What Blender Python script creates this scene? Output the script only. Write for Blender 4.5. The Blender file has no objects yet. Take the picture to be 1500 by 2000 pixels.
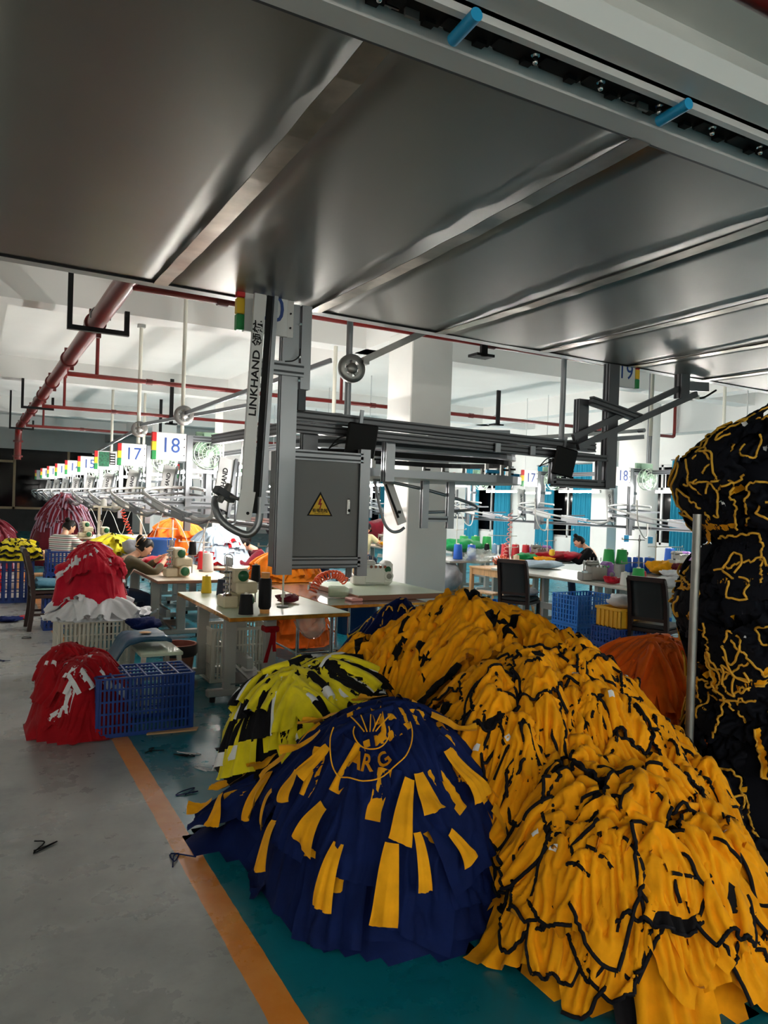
import bpy, math, random
import numpy as np
from mathutils import Vector, Matrix, Euler

scene = bpy.context.scene
COL = scene.collection
R = math.radians

# ------------------------------------------------------------------ camera
cam_data = bpy.data.cameras.new('camera')
cam_data.sensor_fit = 'VERTICAL'; cam_data.sensor_height = 36.0
cam_data.lens = 36.0 * 1462 / 2000
cam_data.clip_start = 0.05; cam_data.clip_end = 200
camera = bpy.data.objects.new('camera', cam_data); COL.objects.link(camera)
yaw, pitch, roll = R(28.8), math.atan(16 / 1462), math.atan(.033)
h_ = Vector((math.cos(yaw), -math.sin(yaw), 0)); f_ = Vector((math.sin(yaw), math.cos(yaw), 0)); up_ = Vector((0, 0, 1))
fw = f_ * math.cos(pitch) - up_ * math.sin(pitch); u1 = up_ * math.cos(pitch) + f_ * math.sin(pitch)
rt = h_ * math.cos(roll) + u1 * math.sin(roll); ut = u1 * math.cos(roll) - h_ * math.sin(roll)
camera.matrix_world = Matrix(((rt.x, ut.x, -fw.x, 0), (rt.y, ut.y, -fw.y, 0), (rt.z, ut.z, -fw.z, 1.7), (0, 0, 0, 1)))
scene.camera = camera

# ------------------------------------------------------------------ world, exposure
world = bpy.data.worlds.new('night'); scene.world = world; world.use_nodes = True
world.node_tree.nodes['Background'].inputs[0].default_value = (.02, .03, .05, 1)
world.node_tree.nodes['Background'].inputs[1].default_value = .3
vs = scene.view_settings
vs.view_transform = 'Standard'; vs.look = 'None'; vs.gamma = 1; vs.use_curve_mapping = False
vs.exposure = 1.0
scene.cycles.max_bounces = 8; scene.cycles.diffuse_bounces = 5; scene.cycles.glossy_bounces = 4
scene.cycles.caustics_reflective = False; scene.cycles.caustics_refractive = False
scene.cycles.sample_clamp_indirect = 4
scene.cycles.use_denoising = True
TUBE = 76.0
BACK_TUBE = 175.0


# ------------------------------------------------------------------ materials
def lin(c):
    return tuple(((x / 255) / 12.92 if x / 255 <= .04045 else ((x / 255 + .055) / 1.055) ** 2.4) for x in c)


def mat(name, col, rough=.5, metal=0., noise=None, bump=None, emit=None, trans=0., alpha=1., sheen=0., col2=None, coat=0., stretch=None, aniso=None):
    m = bpy.data.materials.new(name); m.use_nodes = True
    nt = m.node_tree; b = nt.nodes['Principled BSDF']
    c = lin(col)
    b.inputs['Base Color'].default_value = (*c, 1); b.inputs['Roughness'].default_value = rough
    b.inputs['Metallic'].default_value = metal
    if sheen: b.inputs['Sheen Weight'].default_value = sheen; b.inputs['Sheen Roughness'].default_value = .5
    if trans: b.inputs['Transmission Weight'].default_value = trans
    if coat: b.inputs['Coat Weight'].default_value = coat; b.inputs['Coat Roughness'].default_value = .15
    if alpha < 1: b.inputs['Alpha'].default_value = alpha
    if emit: b.inputs['Emission Color'].default_value = (*lin(col), 1); b.inputs['Emission Strength'].default_value = emit
    if max(col) < 30: b.inputs['Specular IOR Level'].default_value = .2
    if noise or bump:
        tc = nt.nodes.new('ShaderNodeTexCoord'); src = tc.outputs['Object']
        if stretch:
            mp = nt.nodes.new('ShaderNodeMapping'); mp.inputs['Scale'].default_value = stretch
            nt.links.new(src, mp.inputs[0]); src = mp.outputs[0]
    if noise:
        n = nt.nodes.new('ShaderNodeTexNoise'); n.inputs['Scale'].default_value = noise[0]; n.inputs['Detail'].default_value = 5
        nt.links.new(src, n.inputs['Vector'])
        mx = nt.nodes.new('ShaderNodeMix'); mx.data_type = 'RGBA'
        d = noise[1]; c2 = lin(col2) if col2 else tuple(x * (1 - d) for x in c)
        mx.inputs['A'].default_value = (*c2, 1)
        mx.inputs['B'].default_value = (*(c if col2 else tuple(min(1, x * (1 + d * .4)) for x in c)), 1)
        rp = nt.nodes.new('ShaderNodeMapRange'); rp.inputs[1].default_value = .35; rp.inputs[2].default_value = .65
        nt.links.new(n.outputs['Fac'], rp.inputs[0]); nt.links.new(rp.outputs[0], mx.inputs['Factor'])
        nt.links.new(mx.outputs['Result'], b.inputs['Base Color'])
    if bump:
        n2 = nt.nodes.new('ShaderNodeTexNoise'); n2.inputs['Scale'].default_value = bump[0]; n2.inputs['Detail'].default_value = 3
        nt.links.new(src, n2.inputs['Vector'])
        bp = nt.nodes.new('ShaderNodeBump'); bp.inputs['Strength'].default_value = bump[1]; bp.inputs['Distance'].default_value = .01
        nt.links.new(n2.outputs['Fac'], bp.inputs['Height']); nt.links.new(bp.outputs[0], b.inputs['Normal'])
    return m


def cloth(name, col, sheen=.15, amt=.18):
    m = mat(name, col, .85, noise=(9, amt), bump=(60, .12), sheen=sheen); m.node_tree.nodes['Principled BSDF'].inputs['Specular IOR Level'].default_value = .18
    return m


M = dict(
    white_wall=mat('white_wall', (226, 227, 224), .75, noise=(1.2, .06), bump=(40, .05)),
    ceiling=mat('ceiling_paint', (230, 231, 228), .85, noise=(.6, .05)),
    beam=mat('beam_paint', (226, 227, 225), .85),
    dark_wall=mat('dark_wall', (70, 68, 68), .8, noise=(2, .2)),
    black_glass=mat('night_glass', (6, 6, 8), .08),
    canopy=mat('brushed_aluminium_sheet', (150, 149, 143), .38, 1., noise=(.8, .08), bump=(1.6, .03)),
    strip=mat('bright_aluminium_strip', (190, 180, 166), .3, 1., noise=(5, .25), bump=(9, .2)),
    alu=mat('anodised_aluminium', (142, 146, 151), .36, .85),
    alu_dark=mat('anodised_aluminium_groove', (70, 73, 77), .5, .6),
    alu_slate=mat('slate_aluminium', (98, 100, 104), .4, .7), alu_slot=mat('slate_aluminium_groove', (48, 50, 53), .5, .5),  # aluminium with backlit shade put into its colour, for gantry, right post and arm
    alu_white=mat('white_aluminium', (205, 206, 206), .4, .2),
    steel=mat('polished_steel', (200, 200, 200), .16, 1., noise=(8, .2)),
    steel_dull=mat('dull_steel', (150, 150, 148), .4, .8, noise=(10, .15)),
    chrome=mat('chrome', (225, 225, 225), .1, 1.),
    panel_grey=mat('powder_grey_panel', (112, 115, 117), .45),
    red_pipe=mat('red_pipe_paint', (112, 24, 20), .28, noise=(4, .15)),
    red_dark=mat('red_pipe_coupling', (92, 20, 18), .35),
    black=mat('black_paint', (22, 22, 24), .5),
    rubber=mat('black_rubber', (16, 16, 18), .6),
    screen=mat('dark_screen', (8, 8, 9), .5),
    tube_white=mat('white_conduit', (218, 217, 205), .5),
    led=mat("led_tube", (255, 250, 242), .4, emit=TUBE),
    led_left=mat('led_tube_left_row', (255, 250, 242), .4, emit=TUBE * 1.8),
    led_back=mat("led_tube_behind", (255, 246, 232), .4, emit=BACK_TUBE),
    board=mat('white_board', (222, 225, 226), .4),
    numeral=mat('blue_numeral', (28, 68, 140), .5),
    letter=mat('black_lettering', (20, 20, 22), .5),
    lamp_red=mat('lamp_red', (200, 38, 40), .35), lamp_yellow=mat('lamp_yellow', (240, 196, 50), .35), lamp_green=mat('lamp_green', (34, 140, 74), .35),
    fan_green=mat('fan_green', (160, 196, 170), .45), fan_pale=mat('fan_pale_green', (196, 220, 200), .4),
    pcb=mat('circuit_board', (30, 100, 70), .5, noise=(30, .6)),
    cream=mat('machine_cream', (214, 202, 172), .4, noise=(12, .08)), machine_green=mat('machine_green', (24, 96, 58), .4),
    machine_purple=mat('machine_purple', (140, 92, 168), .4), machine_grey=mat('machine_grey', (150, 148, 142), .4, .4),
    top_green=mat('table_top_pale_green', (206, 220, 196), .3, noise=(5, .06)), top_beige=mat('table_top_beige', (206, 190, 168), .4, noise=(6, .1)),
    top_white=mat('table_top_white', (222, 222, 212), .35), edge_brown=mat('table_edge_brown', (140, 96, 72), .5),
    edge_brass=mat('table_edge_brass', (226, 158, 60), .25, .6, noise=(9, .5)),  # metal edge with the reflection of orange cloth put into its colour
    leg_grey=mat('table_leg_grey', (178, 178, 172), .45, .3),
    leg_cream=mat('table_leg_cream', (206, 202, 188), .5),
    crate_blue=mat('crate_blue', (22, 60, 136), .4, noise=(5, .12)), crate_pale=mat('crate_pale_blue', (44, 118, 205), .4, noise=(5, .1)),
    crate_white=mat('crate_white', (214, 210, 196), .5), crate_yellow=mat('crate_yellow', (232, 172, 40), .4),
    dark_wood=mat('dark_wood', (46, 26, 22), .4, noise=(12, .25), stretch=(1, 1, .15)), leather=mat('black_leather', (42, 42, 44), .45, bump=(120, .1)),
    pine=mat('pine_wood', (222, 174, 122), .5, noise=(7, .22), stretch=(6, 6, .6)), carton=mat('carton', (200, 160, 116), .75),
    teal_cushion=cloth('teal_cushion', (60, 112, 134)), mint_cloth=cloth('mint_cloth', (130, 168, 160)),
    navy_cover=mat('navy_plastic_cover', (36, 78, 106), .35),
    bin_pink=mat('bin_salmon', (214, 136, 112), .45), bin_inner=mat('bin_inner', (150, 80, 66), .6), bag_black=mat('bin_bag', (60, 52, 50), .3),
    clear=mat('clear_plastic', (214, 226, 220), .12, alpha=.35), clear_green=mat('clear_green_plastic', (196, 222, 190), .15, alpha=.5),
    white_plastic=mat('white_plastic', (232, 232, 226), .4), orange_plastic=mat('orange_plastic', (238, 100, 50), .35),
    blue_tube=mat('blue_tube', (20, 140, 190), .4), blue_drum=mat('blue_drum', (22, 44, 96), .45), blue_drum_light=mat('blue_plastic', (60, 120, 220), .4),
    yellow_plastic=mat('yellow_plastic', (244, 200, 30), .4), pink_plastic=mat('pink_plastic', (240, 168, 160), .5),
    cable=mat('white_cable', (226, 226, 220), .5), cable_black=mat('black_cable', (24, 24, 26), .5),
    curtain=mat('teal_curtain', (30, 140, 170), .8), foot_orange=mat('cone_core', (222, 160, 90), .6),
    skin=mat('skin', (226, 176, 146), .5), hair=mat('dark_hair', (18, 13, 12), .5, bump=(80, .3), stretch=(1, 1, .2)), jeans=cloth('jeans', (40, 52, 80)),
    c_yellow=cloth('yellow_jersey', (244, 162, 10), sheen=.04), c_black=cloth('black_cloth', (14, 14, 19), sheen=0),
    c_pipe=mat('black_binding', (14, 15, 24), .8), c_pipe_y=mat('yellow_binding', (226, 170, 50), .75),
    c_navy=cloth('navy_cloth', (7, 26, 78), sheen=0), c_midnight=cloth('midnight_cloth', (8, 11, 22), sheen=0),
    c_gold=cloth('gold_panel', (236, 164, 18), sheen=.05), c_lemon=cloth('lemon_cloth', (226, 208, 30)), c_white=cloth('white_cloth', (222, 224, 228), amt=.06),
    c_orange=cloth('orange_cloth', (250, 112, 26)), c_amber=cloth('amber_cloth', (255, 140, 26)), c_red=cloth('red_cloth', (158, 12, 24), sheen=.05), c_crimson=cloth('crimson_cloth', (192, 20, 46)),
    c_maroon=cloth('maroon_cloth', (104, 18, 34)), c_lilac=cloth('lilac_cloth', (164, 140, 160)), c_sky=cloth('sky_cloth', (196, 218, 236), amt=.08), c_green=cloth('green_cloth', (30, 150, 84)),
    c_purple=cloth('purple_cloth', (80, 56, 120)), c_grey=cloth('grey_cloth', (170, 172, 178)), c_olive=cloth('olive_cloth', (84, 74, 52)), c_cream=cloth('cream_shirt', (238, 224, 176)),
)


# ------------------------------------------------------------------ mesh builder
class MB:
    def __init__(s): s.v = []; s.f = []; s.mi = []; s.sm = []

    def add(s, vs, fs, mi=0, sm=False):
        o = len(s.v); s.v.extend(tuple(v) for v in vs)
        for f in fs: s.f.append(tuple(i + o for i in f)); s.mi.append(mi); s.sm.append(sm)
        return s

    def box(s, c, d, mi=0, rot=None, bev=0.):
        x, y, z = d[0] / 2, d[1] / 2, d[2] / 2
        if bev <= 0:
            vs = [Vector((sx * x, sy * y, sz * z)) for sx in (-1, 1) for sy in (-1, 1) for sz in (-1, 1)]
            fs = [(0, 1, 3, 2), (4, 6, 7, 5), (0, 4, 5, 1), (2, 3, 7, 6), (0, 2, 6, 4), (1, 5, 7, 3)]
        else:
            b = min(bev, x * .9, y * .9, z * .9); vs = []; ix = {}
            for sx in (-1, 1):
                for sy in (-1, 1):
                    for sz in (-1, 1):
                        for k in range(3):
                            p = [sx * (x - b), sy * (y - b), sz * (z - b)]; p[k] = (sx * x, sy * y, sz * z)[k]
                            ix[sx, sy, sz, k] = len(vs); vs.append(Vector(p))
            fs = []
            for a in (-1, 1):
                q = [(-1, -1), (1, -1), (1, 1), (-1, 1)]
                fs.append([ix[a, i, j, 0] for i, j in q]); fs.append([ix[i, a, j, 1] for i, j in q]); fs.append([ix[i, j, a, 2] for i, j in q])
                for bb in (-1, 1):
                    fs.append([ix[a, bb, -1, 0], ix[a, bb, 1, 0], ix[a, bb, 1, 1], ix[a, bb, -1, 1]])
                    fs.append([ix[a, -1, bb, 0], ix[a, 1, bb, 0], ix[a, 1, bb, 2], ix[a, -1, bb, 2]])
                    fs.append([ix[-1, a, bb, 1], ix[1, a, bb, 1], ix[1, a, bb, 2], ix[-1, a, bb, 2]])
                    for cc in (-1, 1): fs.append([ix[a, bb, cc, k] for k in range(3)])
        m = Euler(rot).to_matrix() if rot else None
        return s.add([(m @ v if m else v) + Vector(c) for v in vs], fs, mi)

    def span(s, a, b, mi=0, bev=0.):   # box between two corners
        return s.box([(p + q) / 2 for p, q in zip(a, b)], [abs(q - p) for p, q in zip(a, b)], mi, None, bev)

    def bar(s, p, q, w, h, mi=0, up=(0, 0, 1)):   # rectangular bar from p to q, w sideways, h along up
        p, q = Vector(p), Vector(q); d = (q - p).normalized(); u = Vector(up)
        if abs(d.dot(u)) > .98: u = Vector((0, 1, 0))
        sd = d.cross(u).normalized(); u = sd.cross(d)
        vs = [e + sd * (i * w / 2) + u * (j * h / 2) for e in (p, q) for i, j in ((-1, -1), (1, -1), (1, 1), (-1, 1))]
        return s.add(vs, [(3, 2, 1, 0), (4, 5, 6, 7), (0, 1, 5, 4), (1, 2, 6, 5), (2, 3, 7, 6), (3, 0, 4, 7)], mi)

    def cyl(s, p, q, r, r2=None, n=12, mi=0, caps=True):
        p, q = Vector(p), Vector(q); r2 = r if r2 is None else r2
        d = (q - p).normalized(); a = d.orthogonal().normalized(); b = d.cross(a); vs = []
        for e, rr in ((p, r), (q, r2)):
            for k in range(n): t = 2 * math.pi * k / n; vs.append(e + a * (rr * math.cos(t)) + b * (rr * math.sin(t)))
        s.add(vs, [(k, (k + 1) % n, n + (k + 1) % n, n + k) for k in range(n)], mi, True)
        if caps: s.add(vs, [tuple(range(n - 1, -1, -1)), tuple(range(n, 2 * n))], mi)
        return s

    def tube(s, pts, r, n=8, mi=0, closed=False, caps=True):
        P = [Vector(p) for p in pts]; N = len(P); vs = []; a = None
        for i in range(N):
            d = (P[(i + 1) % N] - P[i - 1]) if closed else (P[min(i + 1, N - 1)] - P[max(i - 1, 0)])
            if d.length < 1e-9: d = Vector((0, 0, 1))
            d.normalize()
            a = d.orthogonal().normalized() if a is None else (a - d * a.dot(d))
            if a.length < 1e-6: a = d.orthogonal()
            a.normalize(); b = d.cross(a); rr = r[i] if hasattr(r, '__len__') else r
            for k in range(n): t = 2 * math.pi * k / n; vs.append(P[i] + a * (rr * math.cos(t)) + b * (rr * math.sin(t)))
        fs = [(i * n + k, i * n + (k + 1) % n, ((i + 1) % N) * n + (k + 1) % n, ((i + 1) % N) * n + k) for i in range(N if closed else N - 1) for k in range(n)]
        s.add(vs, fs, mi, True)
        if caps and not closed: s.add(vs, [tuple(range(n - 1, -1, -1)), tuple(range((N - 1) * n, N * n))], mi)
        return s

    def lathe(s, prof, c=(0, 0, 0), n=20, mi=0, axis='z', smooth=True):
        vs = []
        for r, z in prof:
            for k in range(n):
                t = 2 * math.pi * k / n; x, y = r * math.cos(t), r * math.sin(t)
                v = (x, y, z) if axis == 'z' else ((x, z, y) if axis == 'y' else (z, x, y))
                vs.append((v[0] + c[0], v[1] + c[1], v[2] + c[2]))
        fs = [(i * n + k, i * n + (k + 1) % n, (i + 1) * n + (k + 1) % n, (i + 1) * n + k) for i in range(len(prof) - 1) for k in range(n)]
        return s.add(vs, fs, mi, smooth)

    def ball(s, c, r, n=12, mi=0):
        r = r if hasattr(r, '__len__') else (r, r, r); vs = []; m = n // 2
        for i in range(m + 1):
            p = math.pi * i / m
            for k in range(n): t = 2 * math.pi * k / n; vs.append((c[0] + r[0] * math.sin(p) * math.cos(t), c[1] + r[1] * math.sin(p) * math.sin(t), c[2] + r[2] * math.cos(p)))
        return s.add(vs, [(i * n + k, (i + 1) * n + k, (i + 1) * n + (k + 1) % n, i * n + (k + 1) % n) for i in range(m) for k in range(n)], mi, True)

    def prism(s, pts, z0, z1, mi=0, plane='xy'):
        n = len(pts); vs = []
        for z in (z0, z1):
            for a, b in pts: vs.append((a, b, z) if plane == 'xy' else ((a, z, b) if plane == 'xz' else (z, a, b)))
        return s.add(vs, [tuple(range(n - 1, -1, -1)), tuple(range(n, 2 * n))] + [(k, (k + 1) % n, n + (k + 1) % n, n + k) for k in range(n)], mi)

    def mesh(s, name, mats):
        me = bpy.data.meshes.new(name); me.from_pydata(s.v, [], s.f)
        for m in (mats if isinstance(mats, (list, tuple)) else [mats]): me.materials.append(M[m] if isinstance(m, str) else m)
        me.polygons.foreach_set('material_index', s.mi); me.polygons.foreach_set('use_smooth', s.sm); me.update()
        return me

    def build(s, name, mats, parent=None, loc=None):
        return obj(name, s.mesh(name, mats), parent, loc)


def obj(name, me, parent=None, loc=None):
    o = bpy.data.objects.new(name, me); COL.objects.link(o)
    if parent: o.parent = parent
    if loc: o.location = loc
    return o


def tag(o, label, cat, group=None):
    o['label'] = label; o['category'] = cat
    if group: o['group'] = group
    return o


def thing(name, label, cat, loc=(0, 0, 0), rz=0., group=None):
    o = bpy.data.objects.new(name, None); COL.objects.link(o); o.empty_display_size = .1
    o.location = loc; o.rotation_euler = (0, 0, rz)
    return tag(o, label, cat, group)


def struct(o):
    o['kind'] = 'structure'; return o


KIDS = {}


def copy_tree(o, label=None, loc=None, rz=None, group=None):
    kids = {}
    for x in bpy.data.objects:
        if x.parent: kids.setdefault(x.parent.name, []).append(x)

    def rec(a, par):
        c = a.copy(); COL.objects.link(c); c.parent = par
        for k in kids.get(a.name, []): rec(k, c)
        return c
    r = rec(o, None)
    if label: r['label'] = label
    if group: r['group'] = group
    if loc is not None: r.location = loc
    if rz is not None: r.rotation_euler = (0, 0, rz)
    return r


TXT = {}


def text(name, s, size, m, parent, loc, rot=(math.pi / 2, 0, 0), depth=.0015, sx=1., bold=.0):
    k = (s, size, m)
    if k not in TXT:
        cu = bpy.data.curves.new('t', 'FONT'); cu.body = s; cu.size = size; cu.extrude = depth; cu.align_x = 'CENTER'; cu.align_y = 'CENTER'; cu.resolution_u = 3; cu.offset = bold * size
        t = bpy.data.objects.new('t', cu); COL.objects.link(t)
        bpy.context.view_layer.update()
        me = bpy.data.meshes.new_from_object(t.evaluated_get(bpy.context.evaluated_depsgraph_get()))
        bpy.data.objects.remove(t); bpy.data.curves.remove(cu)
        me.name = name; me.materials.clear(); me.materials.append(M[m]); TXT[k] = me
    o = obj(name, TXT[k], parent, loc); o.rotation_euler = rot; o.scale = (sx, 1, 1)
    return o


def lerp(a, b, t): return tuple(p + (q - p) * t for p, q in zip(a, b))


def spline(pts, n=8):
    P = [Vector(p) for p in pts]; P = [P[0] * 2 - P[1]] + P + [P[-1] * 2 - P[-2]]; out = []
    for i in range(1, len(P) - 2):
        for k in range(n):
            t = k / n; a, b, c, d = P[i - 1:i + 3]
            out.append(.5 * ((2 * b) + (c - a) * t + (2 * a - 5 * b + 4 * c - d) * t * t + (3 * b - a - 3 * c + d) * t ** 3))
    out.append(P[-2]); return out

# ================================================================== the room
def floor_material():
    m = bpy.data.materials.new('painted_concrete_floor'); m.use_nodes = True; nt = m.node_tree; b = nt.nodes['Principled BSDF']
    tc = nt.nodes.new('ShaderNodeTexCoord'); N = nt.nodes.new; L = nt.links.new
    sx = N('ShaderNodeSeparateXYZ'); L(tc.outputs['Object'], sx.inputs[0])
    wob = N('ShaderNodeTexNoise'); wob.inputs['Scale'].default_value = 7; L(tc.outputs['Object'], wob.inputs['Vector'])
    ad = N('ShaderNodeMath'); ad.operation = 'MULTIPLY_ADD'; L(wob.outputs['Fac'], ad.inputs[0]); ad.inputs[1].default_value = .012; L(sx.outputs['X'], ad.inputs[2])

    def step(v):
        g = N('ShaderNodeMath'); g.operation = 'GREATER_THAN'; L(ad.outputs[0], g.inputs[0]); g.inputs[1].default_value = v; return g.outputs[0]

    def noise(s, d, lo, hi, vec=None):
        n = N('ShaderNodeTexNoise'); n.inputs['Scale'].default_value = s; n.inputs['Detail'].default_value = d
        n.inputs['Roughness'].default_value = .65; L(vec or tc.outputs['Object'], n.inputs['Vector'])
        r = N('ShaderNodeMapRange'); r.inputs[1].default_value = lo; r.inputs[2].default_value = hi; L(n.outputs['Fac'], r.inputs[0]); return r.outputs[0]

    def mix(f, a, c):
        x = N('ShaderNodeMix'); x.data_type = 'RGBA'; L(f, x.inputs['Factor'])
        for nm, v in (('A', a), ('B', c)):
            if isinstance(v, tuple): x.inputs[nm].default_value = (*lin(v), 1)
            else: L(v, x.inputs[nm])
        return x.outputs['Result']
    grey = mix(noise(1.3, 6, .35, .7), (128, 130, 130), (160, 162, 160))
    grey = mix(noise(3, 10, .55, 1.0), grey, (96, 97, 98))
    grey = mix(noise(26, 9, .62, .78), grey, (108, 109, 110))
    orange = mix(noise(5, 6, .4, .7), (214, 128, 40), (226, 150, 74))
    teal = mix(noise(.8, 3, .3, .75), (3, 100, 116), (8, 114, 130))
    teal = mix(noise(22, 8, .6, 1.0), teal, (6, 80, 92))
    L(mix(step(1.005), mix(step(.89), grey, orange), teal), b.inputs['Base Color'])
    rr = noise(3.0, 7, .3, .7); rm = N('ShaderNodeMapRange'); rm.inputs[3].default_value = .2; rm.inputs[4].default_value = .42; L(rr, rm.inputs[0]); L(rm.outputs[0], b.inputs['Roughness'])
    bn = N('ShaderNodeTexNoise'); bn.inputs['Scale'].default_value = 18; bn.inputs['Detail'].default_value = 6; L(tc.outputs['Object'], bn.inputs['Vector'])
    bp = N('ShaderNodeBump'); bp.inputs['Strength'].default_value = .12; bp.inputs['Distance'].default_value = .01; L(bn.outputs['Fac'], bp.inputs['Height']); L(bp.outputs[0], b.inputs['Normal'])
    return m


M['floor'] = floor_material()
X0, X1, Y0, Y1, ZC = -4.5, 15.0, -9.0, 36.0, 4.5
struct(MB().span((X0, Y0, -.2), (X1, Y1, 0)).build('floor', 'floor'))
struct(MB().span((X0, Y0, ZC), (X1, Y1, ZC + .2)).build('ceiling', 'ceiling'))
struct(MB().span((X0 - .2, Y0, 0), (X0, Y1, ZC)).build('wall_left', 'white_wall'))
struct(MB().span((X0, Y0 - .2, 0), (X1, Y0, ZC)).build('wall_front', 'white_wall'))
# far wall: white lintel, dark glazing, grey parapet
wb = MB(); wb.span((X0, Y1, 3.55), (X1, Y1 + .2, ZC)); wb.span((6.5, Y1, 0), (X1, Y1 + .2, 3.55)); wb.span((X0, Y1, 0), (6.5, Y1 + .2, .95), 1)
struct(wb.build('wall_back', ['white_wall', 'dark_wall']))
wn = struct(MB().span((X0, Y1 + .12, .95), (6.5, Y1 + .16, 3.55)).build('window_1', 'black_glass'))
fr = MB()
for x in (-1.6, 1.55, 3.7): fr.span((x - .05, Y1 + .02, .95), (x + .05, Y1 + .12, 3.55))
fr.span((X0, Y1 + .02, 2.95), (1.55, Y1 + .12, 3.05)); fr.span((X0, Y1 + .02, .95), (6.5, Y1 + .12, 1.05))
fr.build('window_frame', mat('bronze_frame', (170, 150, 120), .45, .3), wn)
# right wall with night windows
wins = [(9.0, 10.6), (12.2, 13.9), (15.6, 17.2), (19.2, 20.9), (23.0, 24.7), (27.0, 28.7), (31, 32.6)]
wr = MB(); wr.span((X1, Y0, 0), (X1 + .2, Y1, .9)); wr.span((X1, Y0, 2.9), (X1 + .2, Y1, ZC)); e = Y0
for a, b in wins: wr.span((X1, e, .9), (X1 + .2, a, 2.9)); e = b
wr.span((X1, e, .9), (X1 + .2, Y1, 2.9)); struct(wr.build('wall_right', 'white_wall'))
for i, (a, b) in enumerate(wins):
    w = struct(MB().span((X1 + .1, a, .9), (X1 + .12, b, 2.9)).build('window_%d' % (i + 2), 'black_glass'))
    f = MB()
    for y in (a + .03, (a + b) / 2, b - .03): f.span((X1 + .06, y - .03, .9), (X1 + .1, y + .03, 2.9))
    for z in (.93, 2.3, 2.87): f.span((X1 + .06, a, z - .03), (X1 + .1, b, z + .03))
    f.build('window_frame', 'alu_white', w)
    for k, (p, q) in enumerate(((a - .35, a + .4), (b - .4, b + .35))):
        cb = MB(); n = 40; vs = []
        for j in range(n + 1):
            y = p + (q - p) * j / n
            for z, am in ((2.98, .03), (.5, .06)): vs.append((X1 - .12 + am * math.sin(j * 1.25) + .01 * math.sin(j * .7), y, z))
        cb.add(vs, [(2 * j, 2 * j + 2, 2 * j + 3, 2 * j + 1) for j in range(n)], 0, True)
        rail = MB().cyl((X1 - .1, p - .05, 3.0), (X1 - .1, q + .05, 3.0), .015, n=8).span((X1 - .11, p, 2.98), (X1 + .0, p + .02, 3.02)).span((X1 - .11, q - .02, 2.98), (X1, q, 3.02))
        t = thing('window_curtain', 'teal curtain hanging at the %s side of the %s night window of the side wall' % (('near', 'far')[k], ('nearest', 'second', 'third', 'fourth', 'fifth', 'sixth', 'farthest')[i]), 'curtain', (0, 0, 0))
        cb.build('drape', 'curtain', t); rail.build('curtain_rod', 'alu', t)
# ceiling beams
bm = [((X0, 3.0, 4.0), (X1, 3.3, ZC)), ((X0, 10.2, 4.05), (X1, 10.6, ZC)), ((X0, 17.3, 4.05), (X1, 17.7, ZC)), ((X0, 24.6, 4.05), (X1, 25.0, ZC)), ((X0, 30.6, 4.05), (X1, 31.0, ZC)),
      ((5.2, Y0, 4.05), (5.6, Y1, ZC)), ((12.6, Y0, 4.05), (13.0, Y1, ZC)), ((-1.6, Y0, 4.05), (-1.2, Y1, ZC)), ((X1 - .5, Y0, 3.6), (X1, Y1, ZC))]
for i, (a, b) in enumerate(bm): struct(MB().span(a, b).build('ceiling_beam', 'beam'))
# columns
struct(MB().span((5.08, 8.6, 0), (5.73, 9.25, 4.05), 0, .012).build('column', 'white_wall'))
struct(MB().span((5.08, 17.2, 0), (5.73, 17.85, 4.05), 0, .012).build('column', 'white_wall'))
struct(MB().span((5.08, 24.5, 0), (5.73, 25.1, 4.05), 0, .012).build('column', 'white_wall'))
struct(MB().span((X1 - .5, 14.3, 0), (X1, 14.9, 4.0), 0, .012).build('column', 'white_wall'))
struct(MB().cyl((12.75, 11.7, 0), (12.75, 11.7, 4.05), .42, n=32).build('column', 'white_wall'))
# split air conditioner casing / junction conduit under the ceiling, in front
cd = thing('ceiling_conduit', 'white cable conduit with a coupling running under the ceiling at the upper corner', 'conduit', (0, 2.975, 0))
MB().cyl((.5, 0, 4.3), (8, 0, 4.3), .022, n=10).build('pipe', 'tube_white', cd); MB().cyl((3.72, 0, 4.3), (3.8, 0, 4.3), .032, n=12).build('coupling', 'tube_white', cd)

# ---------------------------------------------------------------- sprinkler pipes
mp = thing('sprinkler_main', 'thick red fire main running under the ceiling along the aisle', 'pipe')
PX, PZ = 1.16, 3.62
b = MB(); b.cyl((PX, 1.0, PZ), (PX, 24.6, PZ), .095, n=24); b.tube(spline([(PX, 24.5, PZ), (PX, 25.0, PZ - .04), (PX, 25.2, PZ - .25), (PX, 25.2, PZ - .95)], 6), .095, 20); b.build('pipe', 'red_pipe', mp)
for y in (6.35, 9.0, 11.6, 14.2, 16.2, 19.2, 21.9, 24.2):
    c = MB(); c.cyl((PX, y - .045, PZ), (PX, y + .045, PZ), .118, n=24); c.box((PX + .04, y, PZ - .13), (.05, .05, .05)); c.box((PX - .04, y, PZ + .13), (.05, .05, .05)); c.build('coupling', 'red_dark', mp)
for z in (2.75, 3.2): MB().cyl((PX, 25.2, z), (PX, 25.2, z + .05), .14, n=20).build('flange', 'red_dark', mp)
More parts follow.
